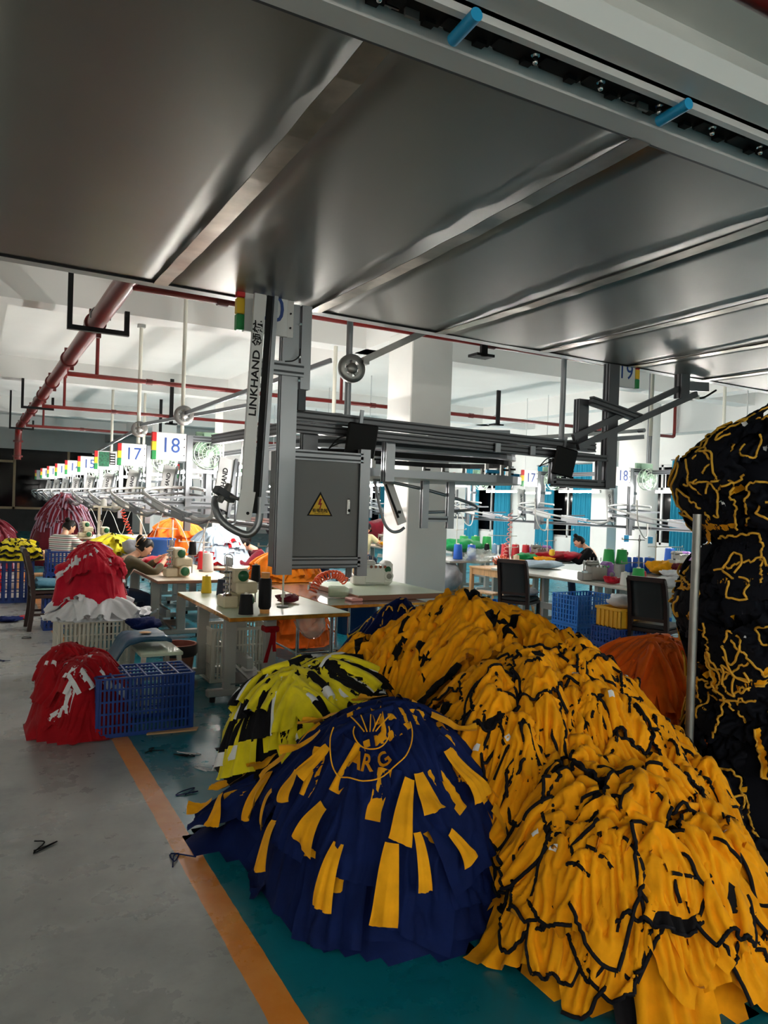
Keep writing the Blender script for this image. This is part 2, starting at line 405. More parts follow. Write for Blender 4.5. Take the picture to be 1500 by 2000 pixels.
for i, y in enumerate((8.6, 17.3, 23.2)):
    z0 = PZ - .13; b = MB()
    b.span((PX - .33, y - .025, z0 - .03), (PX - .28, y + .025, 4.06 if y < 20 else 4.5)); b.span((PX + .25, y - .025, z0 - .03), (PX + .30, y + .025, z0 + .22)); b.span((PX - .33, y - .03, z0 - .05), (PX + .30, y + .03, z0))
    h = thing('pipe_hanger', ('black steel bracket carrying the red main nearest the metal canopy', 'black steel bracket carrying the red main at the second ceiling beam', 'black steel bracket carrying the red main near its far end')[i], 'bracket', (0, 0, 0))
    b.build('frame', 'black', h); c = MB(); c.tube([(PX + .105 * math.cos(t), y, PZ + .105 * math.sin(t)) for t in np.linspace(-.3, math.pi + .3, 14)], .008, 6); c.build('u_bolt', 'steel_dull', h)
br = [(6.9, 3.56, 1.2, 14.5, .052, 'nearest the metal canopy edge', (2.0, 5.1, 9.3)), (12.2, 3.5, 1.2, 14.4, .036, 'second from the canopy', (2.4, 6.4, 8.6)), (16.9, 3.48, 1.2, 12.5, .036, 'third from the canopy', (2.6, 8)), (22.2, 3.48, 1.2, 10, .036, 'farthest of the four', (2.6, 6))]
for i, (y, z, xa, xb, r, w, cps) in enumerate(br):
    t = thing('sprinkler_branch', 'thin red sprinkler branch pipe crossing under the ceiling, ' + w, 'pipe')
    b = MB(); b.cyl((xa, y, z), (xb, y, z), r, n=14)
    if i == 1: b.tube(spline([(xb - .05, y, z), (xb, y, z + .02), (xb + .03, y, z + .08), (xb + .03, y, z + .75)], 5), r, 12)
    b.build('pipe', 'red_pipe', t)
    for x in cps: MB().cyl((x - .05, y, z), (x + .05, y, z), r * 1.3, n=14).build('coupling', 'red_dark', t)
    for x in ((1.62,) if i else ()) + ((5.75,) if i == 1 else ()):
        d = MB(); d.cyl((x, y, z), (x, y, z + (.62 if x < 3 else .75)), r * .8, n=10); d.cyl((x, y, z + .62), (x, y, z + .72), .045, n=10); d.cyl((x, y, z + .8), (x, y, z + .81), .03, n=8); d.build('sprinkler_riser', 'red_pipe', t)
for i, (x, y, z0, z1, lab) in enumerate(((4.95, 6.9, 3.38, 3.66, 'short black steel bracket clasping the near red branch under the canopy'), (9.2, 12.2, 3.35, 4.05, 'black steel drop bracket of the second red branch, above the long frame'),
                                          (3.8, 16.9, 3.3, 4.3, 'black steel drop bracket of the third red branch pipe'), (4.7, 22.2, 3.3, 4.5, 'black steel drop bracket at the farthest red branch pipe'))):
    t = thing('branch_bracket', lab, 'bracket'); b = MB(); b.span((x - .04, y - .1, z0), (x + .04, y - .06, z1)); b.span((x - .1, y - .1, z0), (x + .14, y + .08, z0 + .03)); b.build('angle', 'black', t)
    MB().tube([(x + .06 * math.cos(a), y, z0 + .15 + .06 * math.sin(a)) for a in np.linspace(0, math.pi, 8)], .006, 5).build('clamp', 'steel_dull', t)
rc = thing('red_riser', 'dark red pipe crossing the upper right corner above the conveyor rail', 'pipe')
MB().cyl((1.0, 1.87, 3.72), (8, 1.87, 3.72), .07, n=20).build('pipe', 'red_pipe', rc); MB().cyl((3.0, 1.87, 3.72), (3.1, 1.87, 3.72), .09, n=20).build('coupling', 'red_dark', rc)

# ================================================================== overhead conveyor
def prof(b, p, q, w=.08, h=.08, up=(0, 0, 1)):      # slotted aluminium profile: body and recessed dark slots
    P, Q = Vector(p), Vector(q); d = (Q - P).normalized(); u = Vector(up)
    if abs(d.dot(u)) > .98: u = Vector((0, 1, 0))
    sd = d.cross(u).normalized(); u = sd.cross(d)
    t = .012
    for k in range(max(1, round(h / .045))):
        n = max(1, round(h / .045)); hh = h / n; off = u * ((k + .5) * hh - h / 2)
        b.bar(P + off + u * (hh / 2 - t / 2), Q + off + u * (hh / 2 - t / 2), w, t, 0, up=u); b.bar(P + off - u * (hh / 2 - t / 2), Q + off - u * (hh / 2 - t / 2), w, t, 0, up=u)
        b.bar(P + off, Q + off, w - .016, hh - 2 * t, 1, up=u)
        for s in (-1, 1): b.bar(P + off + sd * s * (w / 2 - .008) + u * (hh * .26), Q + off + sd * s * (w / 2 - .008) + u * (hh * .26), .012, hh * .18, 0, up=u); b.bar(P + off + sd * s * (w / 2 - .008) - u * (hh * .26), Q + off + sd * s * (w / 2 - .008) - u * (hh * .26), .012, hh * .18, 0, up=u)
    return b


AL = ['alu', 'alu_dark']
# ---- canopy of sheet metal
cp = thing('overhead_canopy', 'large grey sheet-metal canopy of the overhead conveyor filling the top of the view', 'canopy')


def ya(x): return 5.44 + .035 * (x - .1)


CZ = 3.22; S0 = -1.29; SW = 1.213
for k in range(9):
    x0, x1 = S0 + SW * k + .006, S0 + SW * (k + 1) - .006; n = 10; vs = []; fs = []
    for z in (0, .012):
        for i in range(n + 1):
            for j in range(7):
                u, v = i / n, j / 6; x = x0 + (x1 - x0) * v; y = 2.22 + (ya(x) - 2.22) * u
                vs.append((x, y, CZ + z + .004 * k % .007 - .010 * math.sin(math.pi * u) * (1 + .4 * math.sin(k * 2.1)) - .012 * math.sin(math.pi * v) * (.5 + .5 * math.sin(k + 3 * u))))
    s = (n + 1) * 7
    for o in (0, s):
        for i in range(n):
            for j in range(6): a = o + i * 7 + j; fs.append((a, a + 1, a + 8, a + 7) if o else (a, a + 7, a + 8, a + 1))
    for i in range(n): fs += [(i * 7, s + i * 7, s + i * 7 + 7, i * 7 + 7), (i * 7 + 6, i * 7 + 13, s + i * 7 + 13, s + i * 7 + 6)]
    MB().add(vs, fs, 0, True).build('sheet', 'canopy', cp)
    if k:
        x = S0 + SW * k; vs = []
        for i in range(15):
            u = i / 14; y = 2.2 + (ya(x) + .01 - 2.2) * u; z = CZ - .012 - .022 * math.sin(math.pi * u) + .003 * math.sin(u * 40 + k)
            for dx in (-.05, .05):
                for dz in (0, .003): vs.append((x + dx, y, z + dz))
        fs = []
        for i in range(14): a = i * 4; fs += [(a, a + 4, a + 6, a + 2), (a + 1, a + 3, a + 7, a + 5), (a, a + 1, a + 5, a + 4), (a + 2, a + 6, a + 7, a + 3)]
        MB().add(vs, fs, 0, False).build('joint_strip', 'strip', cp)
b = MB(); b.bar((-2, ya(-2) + .07, 3.26), (9.6, ya(9.6) + .07, 3.26), .11, .09); b.bar((-2, ya(-2), 3.225), (9.6, ya(9.6), 3.225), .012, .03, 1); b.build('far_edge_profile', ['alu_white', 'black'], cp)
b = MB(); b.bar((-1.3, 2.155, 3.24), (9.6, 2.155, 3.24), .10, .06); b.bar((-1.3, 2.212, 3.225), (9.6, 2.212, 3.225), .012, .03, 1); b.build('near_edge_profile', ['alu_white', 'alu_dark'], cp)
# ---- conveyor track beside the canopy
tk = thing('conveyor_track', 'long overhead conveyor rail with black chain and bolts beside the metal canopy', 'conveyor')
b = MB(); b.bar((-1.3, 1.945, 3.235), (9.6, 1.945, 3.235), .028, .05, 0); b.bar((-1.3, 1.868, 3.28), (9.6, 1.868, 3.28), .14, .09, 0); b.bar((-1.3, 1.92, 3.26), (9.6, 1.92, 3.26), .02, .05, 1); b.build('rail', ['alu_white', 'alu_dark'], tk)
ch = MB()
for i in range(52):
    x = -1.2 + i * .2; ch.box((x, 2.035, 3.275), (.188, .12, .05), 0, None, .008); ch.box((x + .1, 2.03, 3.27), (.05, .05, .07), 0); ch.box((x + .04, 2.07, 3.25), (.04, .03, .03), 0)
ch.build('chain', 'rubber', tk)['kind'] = 'stuff'
for i in range(34):
    x = -1.08 + i * .303; c = MB(); c.cyl((x, 2.03, 3.29), (x, 2.03, 3.225), .009, n=8); c.cyl((x, 2.03, 3.245), (x, 2.03, 3.256), .017, n=6); c.ball((x, 2.03, 3.225), .011, 8); c.build('bolt', 'chrome', tk)
for x in (-.95, .35, 1.1, 2.12, 3.1, 4.2, 5.2):
    c = MB(); c.box((x, 2.055, 3.27), (.05, .012, .07)); c.box((x + .07, 2.055, 3.255), (.05, .012, .06)); c.cyl((x, 2.04, 3.25), (x, 2.07, 3.25), .012, n=8); c.build('bracket_plate', 'steel_dull', tk)
for x in (.36, 1.31, 2.26, 3.21, 4.16):
    MB().cyl((x, 1.90, 3.2), (x + .01, 2.045, 3.2), .021, n=14).build('hook_tube', 'blue_tube', tk)
for x in (1.05, 2.4):
    MB().cyl((x, 1.95, 3.3), (x, 2.2, 3.5), .006, n=6).build('tie_rod', 'carton', tk)

# ---- cabinet and lift at the near end of the sewing line
cb = thing('electric_cabinet', 'grey hanging control cabinet with a yellow warning triangle', 'cabinet', (2.1, 5.5, 0))
b = MB(); b.span((.03, .03, 1.16), (.76, .32, 2.1)); b.build('body', 'panel_grey', cb)
d = MB().span((.06, -.005, 1.26), (.675, .03, 2.03), 0, .004).build('door', 'panel_grey', cb)
b = MB(); prof(b, (.0, 0, 2.065), (.7, 0, 2.065), .06, .08); prof(b, (.0, 0, 1.215), (.7, 0, 1.215), .06, .08); prof(b, (.72, 0, 1.1), (.72, 0, 2.14), .09, .06); prof(b, (.66, .1, 1.08), (.66, .1, 1.2), .04, .04); b.build('frame', AL, cb)
b = MB(); b.box((.585, -.012, 1.665), (.026, .016, .13), 0, None, .008); b.cyl((.588, -.022, 1.635), (.588, -.012, 1.635), .012, n=12, mi=1); b.box((.588, -.023, 1.68), (.012, .008, .07), 0, None, .003); b.build('latch', ['chrome', 'black'], d)
tx, tz = .335, 1.655
sg = MB(); tri = lambda s: [(tx - s, tz - s * .62), (tx + s, tz - s * .62), (tx, tz + s * 1.12)]
sg.prism(tri(.112), -.007, -.005, 0, 'xz'); wsg = sg.build('warning_triangle', 'letter', d)
MB().prism([(tx - .092, tz - .06), (tx + .092, tz - .06), (tx, tz + .1)], -.009, -.007, 0, 'xz').build('yellow_field', mat('sign_yellow', (226, 184, 40), .5), d)
MB().prism([(tx - .004, tz + .07), (tx + .014, tz + .07), (tx + .002, tz + .035), (tx + .016, tz + .035), (tx + .002, tz - .005), (tx + .008, tz - .002), (tx - .004, tz - .022), (tx - .008, tz + .0), (tx - .003, tz), (tx, tz + .02), (tx - .02, tz + .02)], -.0105, -.009, 0, 'xz').build('lightning_bolt', mat('bolt_red', (150, 30, 24), .5), d)
text('lettering', '有电危险', .034, 'letter', d, (tx, -.0095, tz - .028), bold=.02); text('lettering', 'DANGER ELECTRICITY', .0095, 'letter', d, (tx, -.0095, tz - .051))

lf = thing('lift_post', 'tall slotted aluminium post with cross arm carrying the nearest lifting arm', 'post', (2.1, 5.42, 0))
b = MB(); prof(b, (0, 0, 1.13), (0, 0, 3.2), .13, .08, (0, 1, 0)); b.build('post', AL, lf)
b = MB(); prof(b, (.12, -.02, 2.56), (.12, -.02, 3.2), .08, .07, (0, 1, 0)); b.span((.08, -.03, 2.4), (.14, .03, 2.56), 1); b.build('slide', AL, lf)
b = MB(); prof(b, (-.28, -.05, 2.7), (.1, -.05, 2.7), .06, .1); b.cyl((-.24, -.05, 2.65), (-.24, -.05, 2.62), .01, n=8); b.build('cross_arm', AL, lf)
for k, z in enumerate((2.62, 2.68, 2.8, 3.05)): MB().cyl((.065, -.07, z), (.065, -.05, z), .009, n=8).build('bolt', 'chrome', lf)
MB().tube(spline([(.06, -.08, 2.86), (.05, -.09, 2.8), (.0, -.09, 2.76), (-.06, -.08, 2.75)], 5), .005, 6).build('cable', 'cable_black', lf)


def lift_arm(lab, loc, lean, L, letters, size, grp=None, up=True):
    a = thing('lifting_conveyor', lab, 'conveyor arm', loc, 0, grp)
    p0, p1 = Vector((0, 0, 0)), Vector((lean[0], lean[1], L))
    b = MB(); b.bar(p0, p1, .085, .03, 0, up=(0, 1, 0)); b.build('face_bar', 'alu_white', a)
    o = Vector((.075, 0, 0)); b = MB(); b.bar(p0 + o, p1 + o, .04, .02, 1, up=(0, 1, 0)); b.bar(p0 + o * 1.55, p1 + o * 1.55, .03, .06, 0, up=(0, 1, 0)); b.build('belt_rail', ['alu', 'rubber'], a)
    q = p0 + o * 1.2
    b = MB(); b.tube(spline([q + Vector((.02, 0, .12)), q + Vector((.02, 0, .0)), q + Vector((0, 0, -.1)), q + Vector((-.06, .02, -.155)), q + Vector((-.16, .06, -.12)), q + Vector((-.24, .1, -.05)), q + Vector((-.27, .14, .04)), q + Vector((-.25, .2, .1))], 6), .028, 12); b.build('elbow_tube', 'alu', a)
    b = MB(); b.bar(p0 + Vector((-.02, -.02, -.05)), p0 + Vector((.01, -.02, .16)), .11, .012, 0, up=(0, 1, 0)); b.cyl(p0 + Vector((.01, -.03, -.0)), p0 + Vector((.01, -.02, .0)), .012, n=8, mi=1); b.build('end_plate', ['alu_white', 'black'], a)
    b = MB(); b.box((-.12, .12, .13), (.16, .08, .05), 1, (0, .5, .2)); b.cyl((-.16, .1, .08), (-.08, .14, .2), .025, n=10); b.cyl((-.1, .08, .12), (-.02, .1, .1), .014, n=8); b.build('gripper', ['steel_dull', 'alu_dark'], a)
    if letters:
        t = text('lettering', letters, size, 'letter', a, lerp(p0, p1, .62), sx=1.15, bold=.022)
        dx = (p1 - p0).normalized(); nrm = Vector((0, -1, 0)); nrm = (nrm - dx * nrm.dot(dx)).normalized(); yv = nrm.cross(dx)
        t.matrix_local = Matrix.Translation(lerp(p0, p1, .66)) @ Matrix.Translation(nrm * .0165) @ Matrix((dx, yv, nrm)).transposed().to_4x4() @ Matrix.Diagonal((1.25, 1, 1, 1))
    return a


lift_arm('long white lifting arm with black lettering hanging beside the grey control cabinet', (1.72, 5.2, 1.6), (.06, 0, 0), 1.58, 'LINKHAND 领航', .075)


def number_board(parent, s, x, y, z, w=.34, h=.36, flip=False, open_box=False):
    b = MB(); b.span((x, y, z), (x + w, y + .05, z + h), 0, .004)
    b.span((x + (w if not flip else -.05), y + .01, z), (x + (w + .05 if not flip else 0), y + .05, z + h), 1)
    for k in range(3): b.cyl((x + w + .025 if not flip else x - .025, y, z + h * (.2 + .3 * k)), (x + w + .025 if not flip else x - .025, y + .01, z + h * (.2 + .3 * k)), .008, n=6, mi=2)
    bo = b.build('number_board', ['board', 'alu_white', 'black'], parent)
    if open_box:
        c = MB(); c.span((x + .02, y - .006, z + .06), (x + w * .62, y, z + h - .02)); c.build('circuit_board', 'pcb', bo)
        c = MB(); c.span((x + w * .65, y - .012, z + .1), (x + w * .95, y, z + h * .9), 0)
        for k in range(5): c.span((x + w * .67, y - .03, z + .12 + k * .05), (x + w * .9, y - .012, z + .14 + k * .05), 1)
        c.build('terminal_block', ['black', 'alu_white'], bo)
    else:
        text('numeral', s, h * .78, 'numeral', bo, (x + w * .54, y - .001, z + h * .52), sx=.93)
    lx = x - .06 if not flip else x + w
    for k, m in enumerate(('lamp_green', 'lamp_yellow', 'lamp_red')): MB().span((lx, y - .01, z + h * k / 3 + .002), (lx + .06, y + .05, z + h * (k + 1) / 3 - .002), 0, .006).build('status_lamp', m, parent)


n2 = thing('station_number_sign', 'number sign cut off by the canopy edge behind the tall lifting arm', 'sign', (1.72, 5.36, 0)); number_board(n2, '20', 0, 0, 2.94)
# ---- big frame over the middle of the picture
fm = thing('conveyor_gantry', 'dark grey slotted aluminium frame spanning above the cabinet and the hanging screens', 'frame')
FY = 5.7
for pts in (((2.2, FY, 2.40), (5.55, FY, 2.34), .09, .09), ((2.2, FY + .01, 2.30), (5.55, FY + .01, 2.24), .08, .08)):
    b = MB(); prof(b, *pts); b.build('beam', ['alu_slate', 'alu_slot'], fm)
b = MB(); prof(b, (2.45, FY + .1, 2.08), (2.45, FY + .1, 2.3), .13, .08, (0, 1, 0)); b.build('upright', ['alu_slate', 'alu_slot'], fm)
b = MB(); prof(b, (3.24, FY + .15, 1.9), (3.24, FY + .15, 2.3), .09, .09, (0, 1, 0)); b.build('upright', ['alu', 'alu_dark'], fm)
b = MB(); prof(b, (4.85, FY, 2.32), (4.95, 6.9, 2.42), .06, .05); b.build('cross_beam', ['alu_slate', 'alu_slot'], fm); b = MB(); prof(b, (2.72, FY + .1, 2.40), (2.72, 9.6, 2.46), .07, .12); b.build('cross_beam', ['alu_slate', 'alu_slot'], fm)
for x in (4.3, 4.72): MB().box((x, FY - .05, 2.26), (.06, .02, .09), 0, None, .004).build('clip', 'alu', fm)
# conveyor loop: two stacked oval rails with hangers between
lp = thing('conveyor_loop', 'oval double conveyor rail loop hanging under the frame in the middle', 'conveyor')


def oval(cx, cy, rx, L, z, n=18):
    pts = [(cx + L / 2 + rx * math.sin(t), cy - rx * math.cos(t), z) for t in np.linspace(0, math.pi, n)] + [(cx - L / 2 - rx * math.sin(t), cy + rx * math.cos(t), z) for t in np.linspace(0, math.pi, n)]
    return pts


def ribbon(b, pts, w, h, mi=0):
    P = [Vector(p) for p in pts]; n = len(P); vs = []
    for i in range(n):
        d = P[(i + 1) % n] - P[i - 1]; d.z = 0; d.normalize(); s = Vector((d.y, -d.x, 0))
        for a, c in ((-1, -1), (1, -1), (1, 1), (-1, 1)): vs.append(P[i] + s * (a * w / 2) + Vector((0, 0, c * h / 2)))
    fs = [(i * 4 + k, i * 4 + (k + 1) % 4, ((i + 1) % n) * 4 + (k + 1) % 4, ((i + 1) % n) * 4 + k) for i in range(n) for k in range(4)]
    b.add(vs, fs, mi, False)


b = MB(); ribbon(b, oval(3.9, 6.75, .62, 1.3, 2.22), .09, .035); ribbon(b, oval(3.9, 6.75, .62, 1.3, 2.255), .07, .035, 1); ribbon(b, oval(3.9, 6.75, .62, 1.3, 2.29), .09, .035); b.build('upper_rail', AL, lp)
b = MB(); ribbon(b, oval(3.9, 6.75, .60, 1.3, 2.165), .05, .05); b.build('chain', 'rubber', lp)
b = MB(); ribbon(b, oval(3.95, 6.75, .66, 1.35, 1.99), .02, .075); b.build('lower_rim', 'alu', lp)
pl = oval(3.95, 6.75, .655, 1.35, 1.955); MB().prism([(p[0], p[1]) for p in pl], 1.95, 1.957).build('lower_tray', 'alu_white', lp)
for i, p in enumerate(oval(3.9, 6.75, .6, 1.3, 0, 9)):
    c = MB(); c.span((p[0] - .02, p[1] - .01, 2.0), (p[0] + .02, p[1] + .01, 2.15)); c.box((p[0] + .04, p[1], 2.07 + .02 * (i % 3)), (.07, .03, .02), 1); c.build('hanger', ['steel_dull', 'rubber'], lp)
for i, p in enumerate(oval(3.9, 6.75, .66, 1.3, 0, 6)):
    if i % 2 == 0: MB().cyl((p[0] - .05, p[1], 2.06), (p[0] + .09, p[1] - .02, 2.06), .018, n=8).build('hook_tube', 'blue_tube', lp)
b = MB()
for x in (4.1, 4.42): prof(b, (x, 6.6, 1.46), (x, 6.6, 2.0), .075, .06, (0, 1, 0))
prof(b, (4.1, 6.6, 1.56), (4.42, 6.6, 1.56), .05, .06); b.build('drop_frame', AL, lp)
la = thing('curved_chute', 'slanting steel chute with a bent tube in front of the white column', 'conveyor arm', (3.95, 6.75, 0))
b = MB(); b.bar((-.22, 0, 1.95), (-.05, -.05, 1.5), .1, .03, 0, up=(0, 1, 0)); b.bar((-.24, -.018, 1.9), (-.1, -.06, 1.56), .025, .006, 1, up=(0, 1, 0)); b.box((-.09, -.05, 1.62), (.03, .03, .03), 1); b.build('slide', ['alu_white', 'black'], la)
MB().tube(spline([(-.36, 0, 1.93), (-.3, 0, 1.7), (-.24, -.02, 1.5), (-.16, -.03, 1.42), (-.08, -.04, 1.42), (-.02, -.05, 1.46)], 6), .016, 8).build('bent_tube', 'alu', la)
MB().tube(spline([(-.4, -.05, 1.95), (.2, -.1, 1.86), (.75, -.1, 1.74), (.95, .05, 1.68), (.8, .3, 1.64), (.5, .35, 1.62)], 7), .017, 8).build('guide_tube', 'alu', la)


def screen(lab, x, y, z, tilt):
    s = thing('hanging_screen', lab, 'screen', (x, y, z)); s.rotation_euler = (R(8), R(tilt), R(4))
    MB().box((0, 0, 0), (.29, .03, .28), 0, None, .012).build('housing', 'screen', s); MB().box((0, .03, 0), (.16, .04, .16), 0, None, .01).build('back_box', 'black', s)
    MB().bar((0, .05, .0), (0, .06, .25), .03, .02).build('mount', 'alu', s); MB().tube(spline([(-.14, .02, -.02), (-.24, .04, -.08), (-.26, .05, -.1), (-.2, .05, -.02), (-.14, .04, .02)], 5), .006, 6).build('cable', 'cable_black', s)


screen('black hanging screen back in front of the grey frame above the cabinet', 2.82, 5.56, 2.22, 3)
screen('black hanging screen back below the right post of the frame', 5.1, 5.62, 2.17, 8)
# right post with number sign
rp = thing('lift_post', 'tall grey aluminium post at the far right end of the frame', 'post', (5.75, 5.68, 0))
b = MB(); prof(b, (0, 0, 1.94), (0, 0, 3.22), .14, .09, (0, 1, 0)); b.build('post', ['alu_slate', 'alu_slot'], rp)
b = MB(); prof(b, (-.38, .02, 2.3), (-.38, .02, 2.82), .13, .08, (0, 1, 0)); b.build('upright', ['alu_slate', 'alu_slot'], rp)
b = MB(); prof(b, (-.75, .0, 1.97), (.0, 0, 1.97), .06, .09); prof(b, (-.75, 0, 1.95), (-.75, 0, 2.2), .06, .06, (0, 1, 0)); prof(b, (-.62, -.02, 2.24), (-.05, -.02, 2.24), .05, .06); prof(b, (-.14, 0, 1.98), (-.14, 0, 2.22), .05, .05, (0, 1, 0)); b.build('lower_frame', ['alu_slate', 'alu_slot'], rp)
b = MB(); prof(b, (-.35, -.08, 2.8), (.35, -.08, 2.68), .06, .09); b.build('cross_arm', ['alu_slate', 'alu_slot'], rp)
n3 = thing('station_number_sign', 'number sign tucked under the canopy edge beside the right post', 'sign', (5.72, 5.66, 0)); number_board(n3, '19', .05, 0, 3.0, .3, .3, True)
ra = thing('swing_arm', 'long double grey conveyor arm slanting from the right post up to the canopy', 'conveyor arm')
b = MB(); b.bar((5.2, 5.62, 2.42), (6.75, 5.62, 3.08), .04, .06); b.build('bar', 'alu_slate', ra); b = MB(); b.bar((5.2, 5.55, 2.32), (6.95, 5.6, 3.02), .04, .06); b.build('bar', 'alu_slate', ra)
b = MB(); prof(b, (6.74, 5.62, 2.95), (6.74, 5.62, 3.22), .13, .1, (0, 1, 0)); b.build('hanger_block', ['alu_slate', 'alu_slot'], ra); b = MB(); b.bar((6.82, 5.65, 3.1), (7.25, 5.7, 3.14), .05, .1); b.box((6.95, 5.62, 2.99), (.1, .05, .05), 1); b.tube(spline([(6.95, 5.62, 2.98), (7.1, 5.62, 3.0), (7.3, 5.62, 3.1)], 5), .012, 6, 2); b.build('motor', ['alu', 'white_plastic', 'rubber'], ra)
# second long frame behind
f2 = thing('conveyor_rail', 'long pale conveyor rail slanting away behind the right post', 'conveyor')
b = MB(); b.bar((5.6, 7.2, 2.52), (8.3, 7.6, 2.86), .1, .05); b.bar((5.6, 7.2, 2.43), (8.3, 7.6, 2.77), .12, .06, 1); b.cyl((8.15, 7.5, 2.84), (8.15, 7.4, 2.84), .03, n=10, mi=1); b.build('rail', ['alu_white', 'alu'], f2)
b = MB(); b.bar((4.0, 6.5, 2.45), (5.6, 7.2, 2.6), .1, .06); b.bar((4.0, 6.5, 2.38), (5.6, 7.2, 2.52), .12, .05, 1); b.build('rail', ['alu', 'alu_white'], f2)
# hanging rods of the conveyor
for i, (x, y, zb, m, r, lab) in enumerate(((2.99, 6.2, 2.4, 'alu', .03, 'grey ceiling rod carrying the pulley above the black screen'), (5.57, 6.2, 2.3, 'alu', .03, 'grey ceiling rod left of the right post'),
        (2.42, 10.05, 2.5, 'tube_white', .026, 'white ceiling rod directly above the nearest complete number sign'), (2.05, 5.75, 2.3, 'tube_white', .026, 'white ceiling rod just left of the tall lifting arm'),
        (4.74, 10.3, 2.3, 'tube_white', .03, 'white ceiling rod beside a red sprinkler riser'), (5.69, 9.7, 2.3, 'tube_white', .03, 'white ceiling rod in front of the column beam'),
        (2.7, 17.7, 2.4, 'tube_white', .03, 'slim white ceiling rod over the middle number signs'), (3.42, 17.8, 2.4, 'tube_white', .03, 'slim white ceiling rod right of the middle number signs'),
        (2.35, 12.7, 2.5, 'tube_white', .03, 'white ceiling rod with the second pulley'), (8.5, 7.6, 2.8, 'tube_white', .026, 'thin white ceiling rod behind the right post'), (9.6, 8.6, 2.5, 'alu', .04, 'grey ceiling rod near the round column'), (12.2, 9.2, 2.3, 'tube_white', .03, 'white ceiling rod above the navy garment stack'))):
    t = thing('ceiling_rod', lab, 'rod', (x, y, 0)); MB().cyl((0, 0, zb), (0, 0, 4.5), r, n=12).build('tube', m, t); MB().box((0, 0, 4.47), (.12, .08, .05)).build('flange', 'steel_dull', t)
for i, (x, y, z, lab) in enumerate(((2.99, 6.14, 2.92, 'slotted round pulley disc on the grey rod above the black screen'), (2.42, 9.98, 2.78, 'round pulley disc on the rod above the nearest complete number sign'), (2.35, 12.62, 2.78, 'small round pulley disc above the second number sign'))):
    t = thing('pulley_disc', lab, 'pulley', (x, y, z)); b = MB()
    b.lathe([(.075, -.02), (.13, -.02), (.13, .02), (.075, .02), (.075, -.02)], n=28, axis='y'); b.lathe([(0, -.025), (.05, -.025), (.05, .025), (0, .025)], n=20, axis='y')
    for k in range(6): a = k * math.pi / 3 + .3; b.bar((.04 * math.cos(a), 0, .04 * math.sin(a)), (.08 * math.cos(a), 0, .08 * math.sin(a)), .035, .03, 0, up=(0, 1, 0))
    b.build('wheel', 'steel_dull', t)
t = thing('diagonal_brace', 'grey flat brace slanting from the pulley up to the canopy', 'brace'); MB().bar((3.1, 6.16, 3.0), (3.85, 6.0, 3.42), .05, .06).build('bar', 'steel_dull', t); MB().box((3.12, 6.14, 3.0), (.06, .08, .06)).build('clamp', 'steel_dull', t)
for i, (p, q) in enumerate((((2.42, 10.0, 2.8), (3.4, 7.5, 3.25)), ((2.35, 12.6, 2.85), (3.3, 10.0, 3.0)), ((2.3, 17.5, 2.6), (2.5, 12.7, 2.9)))):
    t = thing('diagonal_brace', ('pale diagonal brace rising from the pulley over the nearest complete number sign', 'pale diagonal brace behind the second pulley disc', 'thin far diagonal brace above the row of signs')[i], 'brace'); MB().bar(p, q, .03, .05).build('bar', 'alu', t); MB().box(p, (.05, .06, .06)).build('clamp', 'steel_dull', t)

